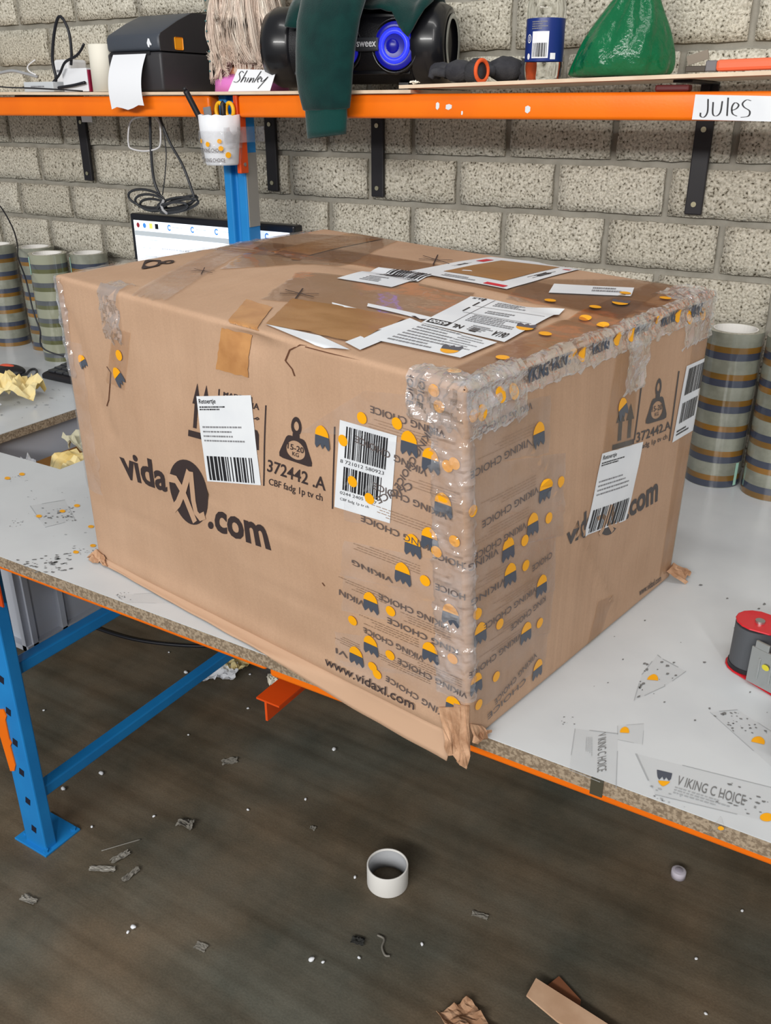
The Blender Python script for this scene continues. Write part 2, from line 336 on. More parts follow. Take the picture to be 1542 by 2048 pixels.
# ------------------------------------------------------------------ 2D artwork (unit square) and the surfaces it is printed on
_tc = {}
def text2d(s, bold=0.0, shear=0.0):
    k = (s, bold, shear)
    if k in _tc: return _tc[k]
    cu = bpy.data.curves.new('t', 'FONT'); cu.body = s; cu.offset = bold; cu.shear = shear; cu.resolution_u = 3; cu.fill_mode = 'FRONT'
    ob = bpy.data.objects.new('t', cu); col.objects.link(ob)
    dg = bpy.context.evaluated_depsgraph_get(); ev = ob.evaluated_get(dg); me = ev.to_mesh()
    V = np.array([v.co[:2] for v in me.vertices]); Fc = [tuple(p.vertices) for p in me.polygons]
    ev.to_mesh_clear(); bpy.data.objects.remove(ob); bpy.data.curves.remove(cu)
    lo, hi = V.min(0), V.max(0); asp = (hi[0]-lo[0])/(hi[1]-lo[1]); V = (V-lo)/(hi-lo)
    _tc[k] = (V.tolist(), Fc, asp); return _tc[k]
def rects(rs):
    V = []; Fc = []
    for (x0, y0, x1, y1) in rs:
        k = max(1, int(abs(y1-y0)/0.25)); kx = max(1, int(abs(x1-x0)/0.25))
        b = len(V)
        for j in range(k+1):
            for i in range(kx+1): V.append((x0+(x1-x0)*i/kx, y0+(y1-y0)*j/k))
        for j in range(k):
            for i in range(kx): a = b+j*(kx+1)+i; Fc.append((a, a+1, a+kx+2, a+kx+1))
    return V, Fc
def barcode(seed, n=40, y0=0, y1=1):
    r = random.Random(seed); x = 0; R = []
    while x < n:
        w = r.choice((1, 1, 1, 2, 2, 3)); g = r.choice((1, 1, 1, 2)); R.append((x/n, y0, min(n, x+w)/n, y1)); x += w+g
    return rects(R)
def fineprint(seed, rows, x1=1.0, fill=0.55):
    r = random.Random(seed); R = []; h = 1.0/rows
    for j in range(rows):
        x = 0; end = x1*r.uniform(0.55, 1)
        while x < end:
            w = r.uniform(0.02, 0.07); R.append((x, 1-(j+fill)*h, min(end, x+w), 1-j*h)); x += w+r.uniform(0.008, 0.02)
    return rects(R)
def ellipse(n=24, cx=.5, cy=.5, rx=.5, ry=.5): return [(cx+rx*math.cos(2*PI*i/n), cy+ry*math.sin(2*PI*i/n)) for i in range(n)], [tuple(range(n))]
def poly(p): return list(p), [tuple(range(len(p)))]
def strokes(lines, w):
    V = []; Fc = []
    for L in lines:
        L = [np.array(p, float) for p in L]; b = len(V)
        for i, p in enumerate(L):
            d = L[min(i+1, len(L)-1)]-L[max(i-1, 0)]; d = d/(np.linalg.norm(d)+1e-9); nrm = np.array([-d[1], d[0]])*w/2
            V.append(tuple(p+nrm)); V.append(tuple(p-nrm))
        for i in range(len(L)-1): Fc.append((b+2*i, b+2*i+1, b+2*i+3, b+2*i+2))
    return V, Fc
def combine(*a):
    V = []; Fc = []
    for v, f in [x[:2] for x in a]:
        n = len(V); V += list(v); Fc += [tuple(i+n for i in q) for q in f]
    return V, Fc
def place(sh, x0, y0, x1, y1): return [(x0+(x1-x0)*p[0], y0+(y1-y0)*p[1]) for p in sh[0]], sh[1]
class Plane:
    """flat surface: origin, two axes in metres"""
    def __init__(s, o, ex, ey):
        s.o = np.array(o, float); s.ex = np.array(ex, float); s.ey = np.array(ey, float); s.n = np.cross(s.ex, s.ey); s.n /= np.linalg.norm(s.n)
        if s.n@(CAM-s.o) < 0: s.n = -s.n
    def at(s, u, v, off=0): return s.o+s.ex*u+s.ey*v+s.n*off
    def px(s, x, y):
        d = ray(x, y); t = ((s.o-CAM)@s.n)/(d@s.n); p = CAM+d*t-s.o
        return np.linalg.lstsq(np.stack([s.ex, s.ey], 1), p, rcond=None)[0]
def quad_uv(surf, q): return [surf.px(*p) for p in q]                     # TL TR BR BL in photo pixels
def bil(Q, x, y): return (Q[3]*(1-x)+Q[2]*x)*(1-y)+(Q[0]*(1-x)+Q[1]*x)*y
def put(mb, surf, Q, shape, off=0.001):
    V = []
    for (x, y) in shape[0]:
        u, v = bil(Q, x, y); V.append(surf.at(u, v, off))
    mb.add(V, shape[1])
def patch(mb, surf, Q, nx=8, ny=8, off=0.001, bumpy=0.0, seed=0, rag=0.0):
    V = []
    for j in range(ny+1):
        for i in range(nx+1):
            x, y = i/nx, j/ny
            if rag and i in (0, nx): x += rag*nz(seed, j*1.7, i)
            if rag and j in (0, ny): y += rag*nz(seed+5, i*1.7, j)
            u, v = bil(Q, x, y); o = off
            if bumpy: o += bumpy*abs(nz(i*0.9+seed, j*0.9, seed*0.37))
            V.append(surf.at(u, v, o))
    mb.add(V, [(j*(nx+1)+i, j*(nx+1)+i+1, (j+1)*(nx+1)+i+1, (j+1)*(nx+1)+i) for j in range(ny) for i in range(nx)])
#@@BODY@@
# ================================================================== the setting
ZT = 0.76            # table top
fl = mesh('floor', [(-3, -4.2, 0), (4.5, -4.2, 0), (4.5, 0.0, 0), (-3, 0.0, 0), (-3, -4.2, -.05), (4.5, -4.2, -.05), (4.5, 0, -.05), (-3, 0, -.05)],
          [(0, 1, 2, 3), (7, 6, 5, 4), (0, 4, 5, 1), (1, 5, 6, 2), (2, 6, 7, 3), (3, 7, 4, 0)], M_FLOOR)
tag(fl, 'dark worn concrete warehouse floor with brown drag streaks', None, kind='structure')
wl = mesh('wall_back', [(-3, 0.012, -.05), (4.5, 0.012, -.05), (4.5, 0.012, 3.1), (-3, 0.012, 3.1), (-3, 0.2, -.05), (4.5, 0.2, -.05), (4.5, 0.2, 3.1), (-3, 0.2, 3.1)],
          [(0, 1, 2, 3), (7, 6, 5, 4), (0, 4, 5, 1), (1, 5, 6, 2), (2, 6, 7, 3), (3, 7, 4, 0)], M_MORTAR)
tag(wl, 'pale pitted concrete block wall with recessed grey mortar', None, kind='structure')
BL, BH, JO = 0.2274, 0.1, 0.013
def block_mesh(seed):
    nx, ny = 8, 4; w, h = BL-JO, BH-JO; V = []
    for j in range(ny+1):
        for i in range(nx+1):
            x, z = -w/2+w*i/nx, -h/2+h*j/ny; y = -0.0015*abs(nz(i*.8, j*.8, seed*3.1))
            if i in (0, nx): x += 0.0035*nz(seed, j*1.3, i); y += 0.003
            if j in (0, ny): z += 0.003*nz(seed+9, i*1.1, j); y += 0.003
            V.append((x, y, z))
    Fc = [(j*(nx+1)+i, j*(nx+1)+i+1, (j+1)*(nx+1)+i+1, (j+1)*(nx+1)+i) for j in range(ny) for i in range(nx)]
    ring = [i for i in range(nx+1)]+[j*(nx+1)+nx for j in range(1, ny+1)]+[ny*(nx+1)+i for i in range(nx-1, -1, -1)]+[j*(nx+1) for j in range(ny-1, 0, -1)]
    b = len(V); V += [(V[k][0]*.99, 0.02, V[k][2]*.98) for k in ring]; n = len(ring)
    Fc += [(ring[i], b+i, b+(i+1) % n, ring[(i+1) % n]) for i in range(n)]
    return V, Fc
BM_ = []
for sd in range(6):
    V, Fc = block_mesh(sd); me = bpy.data.meshes.new('block'); me.from_pydata(V, [], Fc); me.materials.append(M_BLOCK)
    for p in me.polygons: p.use_smooth = p.index < 32
    BM_.append((me, V, Fc))
rest = MB()
for r in range(-13, 17):
    zc = 1.33+(r+0.5)*0.1
    for k in range(-13, 20):
        xc = BL*(k+(0.5 if r % 2 == 1 else 0.0))
        sd = random.randrange(6)
        if -5 <= r <= 4 and -1.15 < xc < 3.0:
            o = bpy.data.objects.new('block', BM_[sd][0]); col.objects.link(o); o.location = (xc, 0, zc); o.parent = wl
            o.scale = (random.choice((1, -1)), 1, random.choice((1, -1)))
        else:
            rest.add([(v[0]+xc, v[1], v[2]+zc) for v in BM_[sd][1]], BM_[sd][2])
ro = rest.build('blocks_beyond', M_BLOCK, wl); ro['kind'] = 'stuff'

# ================================================================== packing table: board with a waste cut-out, rack frame, beams
YF = -1.060; TH = 0.021
HX0, HX1, HY0, HY1 = 0.575, 0.862, -0.748, -0.40
board = thing('table_board', (1.2, -.5, ZT-TH), 'white laminated chipboard packing table top with a rectangular waste cut-out', 'table top')
xs = [-1.6, HX0, HX1, 0.893, 0.960, 3.4]; ys = [YF, HY0, HY1, -0.224, -0.178, -0.015]
def slab(z0, z1, name, m, wob=0):
    V = []; Fc = []; idx = {}
    def vid(x, y, z):
        k = (round(x, 4), round(y, 4), z)
        if k not in idx: idx[k] = len(V); V.append((x, y, z))
        return idx[k]
    cells = [(i, j) for i in range(5) for j in range(5) if (i, j) not in ((1, 1), (3, 3))]
    for (i, j) in cells:
        for z, flip in ((z1, 0), (z0, 1)):
            q = [vid(xs[i], ys[j], z), vid(xs[i+1], ys[j], z), vid(xs[i+1], ys[j+1], z), vid(xs[i], ys[j+1], z)]
            Fc.append(tuple(q[::-1]) if flip else tuple(q))
        for (di, dj, a, b) in ((0, -1, (i, j), (i+1, j)), (1, 0, (i+1, j), (i+1, j+1)), (0, 1, (i+1, j+1), (i, j+1)), (-1, 0, (i, j+1), (i, j))):
            if (i+di, j+dj) not in cells:
                p, q = (xs[a[0]], ys[a[1]]), (xs[b[0]], ys[b[1]]); Fc.append((vid(*p, z0), vid(*q, z0), vid(*q, z1), vid(*p, z1)))
    return mesh(name, V, Fc, m, board)
slab(ZT-TH, ZT-0.0012, 'chipboard_core', M_CHIP)
slab(ZT-0.0012, ZT, 'laminate', M_LAM)
# chips and dents along the sawn edge
TABLE = Plane((0, 0, ZT), (1, 0, 0), (0, 1, 0))

frame = thing('rack_upright_frame', (0.93, -1.0, 0), 'blue steel rack frame with slotted upright, rear post and cross braces', 'rack')
def upright(name, x0, x1, y0, y1, z0, z1, groove):
    mb = MB(); d = y1-y0; t = 0.004; gx0, gx1 = x0+(x1-x0)*.33, x0+(x1-x0)*.63
    if groove: mb.prism([(x0, y0), (gx0, y0), (gx0+.003, y0+.014), (gx1-.003, y0+.014), (gx1, y0), (x1, y0), (x1, y1), (x0, y1)], 2, z0, z1)
    else: mb.box((x0, y0, z0), (x1, y1, z1))
    return mb.build(name, M_BLUE, frame, bevel=0.003)
u1 = upright('front_upright', 0.898, 0.962, -1.012, -0.984, 0.0, ZT-TH-.001, False)
for k in range(9):
    z = 0.045+k*0.0755
    MB().box((0.926, -1.0126, z), (0.940, -1.0118, z+0.017), Matrix.Rotation(0.25, 3, 'Y'), (0.933, -1.012, z)).build('slot', M_SLOT, u1)
MB().box((0.872, -1.022, 0), (0.972, -0.93, 0.005)).build('foot_plate', M_BLUE, frame, bevel=0.001)
for k in ((0.962, -1.013), (0.962, -.94), (0.884, -1.0)):
    MB().cyl((k[0], k[1], 0.005), 0.006, 0.005, 6).build('anchor_bolt', M_BLUE, frame)
u2 = upright('rear_post', 0.895, 0.958, -0.222, -0.180, 0.0, 1.4538, True)
MB().box((0.9581, -0.2195, 1.185), (0.9600, -0.183, 1.34)).build('grey_strip', M_GREYSTRIP, u2)
MB().box((0.918, -0.984, 0.425), (0.946, -0.222, 0.450)).build('brace', M_BLUE, frame, bevel=0.003)
MB().box((0.918, -0.984, 0.118), (0.946, -0.222, 0.144)).build('brace', M_BLUE, frame, bevel=0.003)
cq_ = [onY(x, y, -1.0128) for x, y in ((-14, 1418), (8, 1418), (14, 1432), (12, 1440), (20, 1478), (24, 1486), (22, 1492), (32, 1530), (30, 1541), (22, 1541))]
cn = MB(); cn.prism([(p[0], p[2]) for p in cq_], 1, -1.0148, -1.0124); cn.build('orange_connector', M_ORANGE, frame)
ep = onY(9, 1214, -1.0128); MB().box((ep[0]-.06, -1.0155, ep[2]), (ep[0], -1.0125, ZT-TH-.004)).build('beam_end_plate', M_REDORANGE, frame)

def beam(name, x0, x1, y0, y1, z0, z1, label, m=M_ORANGE, bev=0.006, tilt=0.0):
    o = MB(); o.prism([(y0, z0), (y1, z0), (y1, z1), (y0, z1)], 0, x0, x1)
    if tilt: o.v = [(v[0], v[1], v[2]-tilt*(x1-v[0])/(x1-x0) if v[2] < (z0+z1)/2 else v[2]) for v in o.v]
    r = o.build(name, m, None, bevel=bev, seg=3); shade_auto(r); return tag(r, label, 'beam', 'orange rack beams')
ZB = ZT-TH
beam('rack_beam', -1.5, 1.600, -1.015, -0.975, ZB-.048, ZB-.0005, 'orange beam under the table edge, left of the stub bar')
beam('rack_beam', 1.606, 3.3, -1.015, -0.975, ZB-.0455, ZB-.0005, 'orange beam under the table edge, right of the stub bar', tilt=0.009)
sb = MB(); sb.prism([(1.583, .643), (1.625, .643), (1.625, .640), (1.602, .640), (1.602, .607), (1.598, .607), (1.598, .640), (1.583, .640)], 1, -1.02, -0.25)
sbo = sb.build('stub_bar', M_REDORANGE, None); tag(sbo, 'red-orange angled steel bar sticking out below the table edge', 'bar')
# hangers that hold the bar to the board
for y in (-.93, -.35): MB().box((1.610, y, .643), (1.613, y+.03, ZB)).build('hanger', M_REDORANGE, sbo)

# waste crate hung below the cut-out
crate = thing('waste_crate', (0.72, -.65, 0.415), 'grey plastic crate hanging below the table cut-out', 'crate')
cx0, cx1, cy0, cy1, cz0, cz1 = 0.545, 0.868, -0.895, -0.385, 0.415, ZB-.001
c_ = MB(); t = 0.006
for (a, b) in (((cx0, cy0, cz0), (cx1, cy1, cz0+t)), ((cx0, cy0, cz0), (cx0+t, cy1, cz1)), ((cx1-t, cy0, cz0), (cx1, cy1, cz1)), ((cx0, cy0, cz0), (cx1, cy0+t, cz1)), ((cx0, cy1-t, cz0), (cx1, cy1, cz1))): c_.box(a, b)
c_.build('shell', M_GREYPL, crate)
for y in (cy0, cy0+.075, cy1-.09, cy1-.015): MB().box((cx1, y, cz0), (cx1+.014, y+.012, cz1)).build('rib', M_GREYPL, crate)
for x in (cx0+.03, cx0+.13, cx1-.12, cx1-.004): MB().box((x, cy0-.014, cz0), (x+.012, cy0, cz1)).build('rib', M_GREYPL, crate)
MB().box((cx0-.012, cy0-.014, cz0), (cx1+.014, cy1+.012, cz0+.012)).build('base_rim', M_GREYPL, crate)
def crumple(name, c, rx, ry, rz, m, seed, label, cat='paper', rot=0, n=14, flat=0.0, group=None, amp=0.55, parent=None):
    """a crumpled sheet: folded random surface"""
    V = []; k = 10
    for j in range(k+1):
        for i in range(n+1):
            x, y = i/n*2-1, j/k*2-1
            z = 0.5*nz(x*1.6+seed, y*1.6, seed*.7)+amp*abs(nz(x*3.1+seed, y*3.1, 3.3))-0.35*flat*(x*x+y*y)
            X = x*(1+.25*nz(seed, y*2, 1)); Y = y*(1+.25*nz(x*2, seed, 2))
            V.append((X*rx, Y*ry, z*rz*2))
    z0 = min(v[2] for v in V); cr, sr = math.cos(rot), math.sin(rot)
    V = [(c[0]+v[0]*cr-v[1]*sr, c[1]+v[0]*sr+v[1]*cr, c[2]+v[2]-z0) for v in V]
    Fc = [(j*(n+1)+i, j*(n+1)+i+1, (j+1)*(n+1)+i+1, (j+1)*(n+1)+i) for j in range(k) for i in range(n)]
    o = mesh(name, V, Fc, m, parent)
    md = o.modifiers.new('thickness', 'SOLIDIFY'); md.thickness = 0.0008; md.offset = 1
    if label: tag(o, label, cat, group)
    return o
M_BOXBROWN = mat('brown box in crate', rgb(150, 104, 46), 0.8)
pb = MB(); pb.box((0.585, -.735, cz0+t+.0005), (0.80, -.44, 0.672)); tag(pb.build('cardboard_carton', M_BOXBROWN, None), 'brown cardboard carton inside the waste crate', 'box')
crumple('crumpled_paper', (0.735, -.62, 0.6725), .055, .07, .03, M_YPAPER, 3.1, 'cream crumpled paper on the carton in the waste crate', rot=.3)
crumple('crumpled_paper', (0.645, -.690, 0.6725), .035, .03, .028, M_PAPER, 8.2, 'white crumpled paper poking up in the waste crate', rot=.9, amp=.9)
crumple('crumpled_paper', (0.66, -.50, 0.6725), .06, .035, .035, mat('grey green paper', rgb(186, 182, 158), .8), 5.5, 'grey-green folded paper at the back of the waste crate', rot=.1)
# ================================================================== the big carton
ZB0 = ZT+0.0012
bL, bF, bR = (onZ(197, 1118, ZB0), onZ(938, 1491, ZB0), onZ(1340, 1155, ZB0)); bB = bL+bR-bF
def onz(x, y, z): return onZ(x, y, z)
tL = onz(107, 549, 1.219); tF = onz(931, 776, 1.190); tR = onz(1433, 583, 1.205); tB = onz(650, 457, 1.229)
BC = (bL+bF+bR+bB+tL+tF+tR+tB)/8
RAD = 0.006
class Face:
    def __init__(s, p00, p10, p11, p01, bulge, seed, lo=0.0):
        s.c = (p00, p10, p11, p01); s.b = bulge; s.seed = seed
        s.lu = np.linalg.norm(p10-p00); s.lv = np.linalg.norm(p01-p00)
        n = np.cross(p10-p00, p01-p00); n /= np.linalg.norm(n)
        if n@((p00+p11)/2-BC) < 0: n = -n
        s.n = n; s.tu = (p10-p00)/s.lu; s.tv = (p01-p00)/s.lv; s.kind = None
    def disp(s, u, v):
        w = max(0, math.sin(PI*min(max(u, 0), 1)))*max(0, math.sin(PI*min(max(v, 0), 1)))
        d = s.b*w + 0.0035*w*nz(u*3.0+s.seed, v*3.0, s.seed) + 0.0012*w*nz(u*9, v*9+s.seed, 2)
        if s.kind: d += s.kind(u, v)*min(1, max(0, min(u, 1-u, v, 1-v)/.02))
        return d
    def at(s, u, v, off=0.0):
        u = min(max(u, 0.0), 1.0); v = min(max(v, 0.0), 1.0)
        a, b, c, d = s.c; p = (a*(1-u)+b*u)*(1-v)+(d*(1-u)+c*u)*v
        p = p+s.n*s.disp(u, v)
        for (q, L, t) in ((u, s.lu, -s.tu), (1-u, s.lu, s.tu), (v, s.lv, -s.tv), (1-v, s.lv, s.tv)):
            e = q*L
            if e < RAD:
                th = PI/4*(1-e/RAD); p = p - s.n*RAD*(1-math.cos(th)) + t*(-RAD+RAD*math.sin(th)+e)
        return p+s.n*off
    def px(s, x, y):
        u, v = 0.5, 0.5; tgt = np.array([x, y], float)
        def q(u, v):
            a, b, c, d = s.c; return proj((a*(1-u)+b*u)*(1-v)+(d*(1-u)+c*u)*v + s.n*(s.disp(u, v) if k_ > 7 else 0))
        for k_ in range(16):
            p = q(u, v); h = 1e-3 if k_ < 8 else 0.02; J = np.stack([(q(u+h, v)-p)/h, (q(u, v+h)-p)/h], 1)
            du = np.linalg.solve(J, tgt-p)*(1 if k_ < 8 else .7); u += float(np.clip(du[0], -.3, .3)); v += float(np.clip(du[1], -.3, .3))
        return np.array([u, v])
FLf = Face(bL, bF, tF, tL, 0.006, 1.3)
FRf = Face(bF, bR, tR, tF, 0.005, 4.1)
FTf = Face(tL, tF, tR, tB, 0.012, 7.7)
FBk = Face(bR, bB, tB, tR, 0.004, 9.1)
FLe = Face(bB, bL, tL, tB, 0.004, 11.3)
FBo = Face(bL, bF, bR, bB, 0.0, 2.0)
# fold along the bottom, dent at the top edge, slits
def kindL(u, v):
    d = 0.005*math.exp(-((v-0.035)/0.03)**2)*min(1, u*6)*min(1, (1-u)*8+.4)
    d -= 0.010*math.exp(-((u-0.575)/0.05)**2-((v-1.0)/0.06)**2)*(1 if v < .985 else .5)
    d -= 0.0022*math.exp(-((v-(0.50-0.10*u))/0.006)**2)*(1 if u > .30 else .3)
    d -= 0.0015*math.exp(-((v-(0.26-0.05*u))/0.006)**2)*(1 if u < .8 else 0)
    d -= 0.0030*math.exp(-(((u-0.13)+(v-0.55)*0.30)/0.012)**2)*(1 if 0.5 < v < 0.9 else 0)
    return d
FLf.kind = kindL
FRf.kind = lambda u, v: 0.004*math.exp(-(((u-.30)-(0.62-v)*0.62)/0.012)**2)*(1 if .08 < v < .8 else 0) - 0.004*math.exp(-((v-.97)/.02)**2)
FTf.kind = lambda u, v: -0.004*math.exp(-((v-.52)/.02)**2)
ctn = thing('cardboard_box', (bL+bF+bR+bB)/4, 'huge brown cardboard carton wrapped in printed packing tape on the table', 'box')
bm = bmesh.new(); uvl = bm.loops.layers.uv.new('UVMap')
def face_grid(F, nu, nv):
    us = sorted(set([0, .25*RAD/F.lu, .5*RAD/F.lu, RAD/F.lu]+[i/nu for i in range(1, nu)]+[1-RAD/F.lu, 1-.5*RAD/F.lu, 1-.25*RAD/F.lu, 1]))
    vs = sorted(set([0, .25*RAD/F.lv, .5*RAD/F.lv, RAD/F.lv]+[i/nv for i in range(1, nv)]+[1-RAD/F.lv, 1-.5*RAD/F.lv, 1-.25*RAD/F.lv, 1]))
    g = [[bm.verts.new(F.at(u, v)) for u in us] for v in vs]
    for j in range(len(vs)-1):
        for i in range(len(us)-1):
            f = bm.faces.new((g[j][i], g[j][i+1], g[j+1][i+1], g[j+1][i])); f.smooth = True
            for l, (a, b) in zip(f.loops, ((i, j), (i+1, j), (i+1, j+1), (i, j+1))): l[uvl].uv = (us[a]*F.lu+F.seed, vs[b]*F.lv)
face_grid(FLf, 60, 48); face_grid(FRf, 48, 48); face_grid(FTf, 60, 48); face_grid(FBk, 60, 48); face_grid(FLe, 48, 48); face_grid(FBo, 60, 48)
bmesh.ops.remove_doubles(bm, verts=bm.verts, dist=0.0014); bmesh.ops.recalc_face_normals(bm, faces=bm.faces)
me = bpy.data.meshes.new('carton_body'); bm.to_mesh(me); bm.free()
body = link('carton_body', me, M_CARD, ctn)

def decal(name, surf, q, shape, m, off=0.0010, parent=ctn):
    mb = MB(); put(mb, surf, quad_uv(surf, q), shape, off); return mb.build(name, m, parent)
def label(name, surf, q, m=M_LABEL, off=0.0008, n=10, parent=ctn, bumpy=0, seed=0, rag=0):
    mb = MB(); patch(mb, surf, quad_uv(surf, q), n, n, off, bumpy, seed, rag); o = mb.build(name, m, parent, smooth=True); return o
def piece(name, F, Q, sh, m, off):
    mb = MB(); put(mb, F, Q, sh, off); return mb.build(name, m, ctn)
# ---- printed artwork on the long side
def weight_icon():
    V, Fc = [], []
    bodyp = [(0.02, .02), (.0, .12), (.16, .50), (.24, .56), (.76, .56), (.84, .50), (1, .12), (.98, .02), (.9, 0), (.1, 0)]
    n = 40; outer = []; inner = []
    # body ring around a round window, fan between outline and circle
    def outline(a):
        d = np.array([math.cos(a), math.sin(a)]); c = np.array([.5, .27]); best = 9
        for i in range(len(bodyp)):
            p, q = np.array(bodyp[i]), np.array(bodyp[(i+1) % len(bodyp)]); M_ = np.stack([d, p-q], 1)
            if abs(np.linalg.det(M_)) < 1e-9: continue
            t, s_ = np.linalg.solve(M_, p-c)
            if t > 0 and -1e-6 <= s_ <= 1+1e-6: best = min(best, t)
        return c+d*best
    for i in range(n):
        a = 2*PI*i/n; o_ = outline(a); V.append(tuple(o_)); V.append((.5+.30*math.cos(a), .27+.205*math.sin(a)))
    Fc += [(2*i, 2*((i+1) % n), 2*((i+1) % n)+1, 2*i+1) for i in range(n)]
    k = 20; b = len(V)
    for i in range(k):
        a = 2*PI*i/k; V.append((.5+.20*math.cos(a), .80+.20*math.sin(a))); V.append((.5+.10*math.cos(a), .80+.10*math.sin(a)))
    Fc += [(b+2*i, b+2*((i+1) % k), b+2*((i+1) % k)+1, b+2*i+1) for i in range(k)]
    return combine((V, Fc), rects([(.38, .55, .62, .63)]))
WEIGHT = weight_icon()
WTXT = combine(place(text2d('15-20', .012), .24, .25, .76, .38), place(text2d('KG', .008), .40, .13, .60, .22))
ARROWS = combine(poly([(0.10, .62), (.29, 1), (.48, .62), (.37, .62), (.37, .18), (.21, .18), (.21, .62)]), poly([(.54, .62), (.73, 1), (.92, .62), (.81, .62), (.81, .18), (.65, .18), (.65, .62)]), rects([(0, 0, 1, .12)]))
EMBLEM_D = ellipse(40)
EMBLEM_X = combine(strokes([[(-.02, .66), (.20, .66), (.36, .50), (.62, .06)], [(.56, .84), (.38, .52), (.18, .28), (.02, .16)]], .13), strokes([[(.60, .84), (.62, .40), (.66, .22), (.76, .16), (.90, .22)]], .12))
def logo(surf, qv, qe, qc, tagname='logo_print'):
    mk = M_INK if surf is FLf else M_INK2
    for q, sh in ((qv, text2d('vida', .028)), (qe, EMBLEM_D), (qc, text2d('.com', .032))): piece(tagname, surf, quad_uv(surf, q), sh, mk, .0008)
    m2 = MB(); put(m2, surf, quad_uv(surf, qe), EMBLEM_X, .0012); m2.build('logo_knockout', M_CARDINK, ctn)
def c4(x, y): return (200+x/2.965, 740+y/2.965)
logo(FLf, [c4(103, 455), c4(395, 562), c4(402, 728), c4(150, 640)], [c4(392, 505), c4(640, 560), c4(648, 950), c4(440, 880)], [c4(652, 812), c4(985, 925), c4(1018, 1072), c4(640, 935)])
def P_(q, sh, off=.0008, F=None, m=None, name='box_print'): return piece(name, F or FLf, quad_uv(F or FLf, q), sh, m or (M_INK2 if F is FRf else M_INK), off)
P_([c4(545, 70), c4(668, 95), c4(655, 425), c4(525, 390)], ARROWS)
P_([c4(735, 128), c4(905, 160), c4(905, 195), c4(733, 150)], text2d('MADE IN', .02))
P_([c4(800, 180), c4(948, 198), c4(946, 238), c4(800, 205)], text2d('CHINA', .02))
P_([c4(905, 270), c4(945, 282), c4(943, 300), c4(905, 290)], strokes([[(0, .5), (.3, .2), (.6, .6), (.8, 1), (1, .6), (.7, .1), (.5, .4)]], .25))
P_([c4(890, 345), c4(945, 360), c4(944, 475), c4(890, 465)], poly([(0, 0), (1, 0), (1, .8), (.8, 1), (0, 1)]))
for (a, b) in (((985, 208), (972, 686)), ((1393, 335), (1380, 822)), ((708, 112), (706, 150))):
    P_([c4(a[0]-3, a[1]), c4(a[0]+5, a[1]), c4(b[0]+5, b[1]), c4(b[0]-3, b[1])], rects([(0, 0, 1, 1)]))
P_([c4(1098, 255), c4(1240, 300), c4(1262, 580), c4(1062, 512)], WEIGHT)
P_([c4(1098, 255), c4(1240, 300), c4(1262, 580), c4(1062, 512)], WTXT)
P_([c4(998, 528), c4(1342, 640), c4(1340, 718), c4(992, 600)], text2d('372442 .A', .014))
P_([c4(1004, 640), c4(1322, 735), c4(1322, 790), c4(1002, 690)], text2d('CBF fadg 1p tv ch', .010))
def c6(x, y): return (620+x/2.7536, 1060+y/2.7536)
P_([c6(92, 688), c6(585, 935), c6(582, 985), c6(90, 735)], text2d('www.vidaxl.com', .010), .0035)
# ---- printed artwork on the short side
def c7(x, y): return (900+x/2.7536, 760+y/2.7536)
P_([c7(905, 150), c7(1025, 120), c7(1010, 350), c7(890, 385)], ARROWS, F=FRf)
P_([c7(1115, 0), c7(1185, -20), c7(1190, 210), c7(1072, 245)], WEIGHT, F=FRf)
P_([c7(1115, 0), c7(1185, -20), c7(1190, 210), c7(1072, 245)], WTXT, F=FRf)
P_([c7(1025, 290), c7(1213, 222), c7(1212, 268), c7(1024, 345)], text2d('372442.A', .014), F=FRf)
P_([c7(1045, 352), c7(1195, 295), c7(1194, 330), c7(1044, 390)], text2d('fadg 1p tv ch', .010), F=FRf)
for (a, b) in (((1050, 40), (1012, 330)), ((1258, -50), (1205, 335))):
    P_([c7(a[0]-3, a[1]), c7(a[0]+4, a[1]), c7(b[0]+4, b[1]), c7(b[0]-3, b[1])], rects([(0, 0, 1, 1)]), F=FRf)
P_([c7(1042, 1150), c7(1160, 1072), c7(1160, 1105), c7(1040, 1190)], text2d('www.vidaxl.com', .010), F=FRf)
logo(FRf, [c7(640, 815), c7(790, 680), c7(788, 830), c7(640, 915)], [c7(800, 700), c7(945, 620), c7(935, 820), c7(820, 880)], [c7(968, 690), c7(1145, 560), c7(1140, 668), c7(965, 770)])
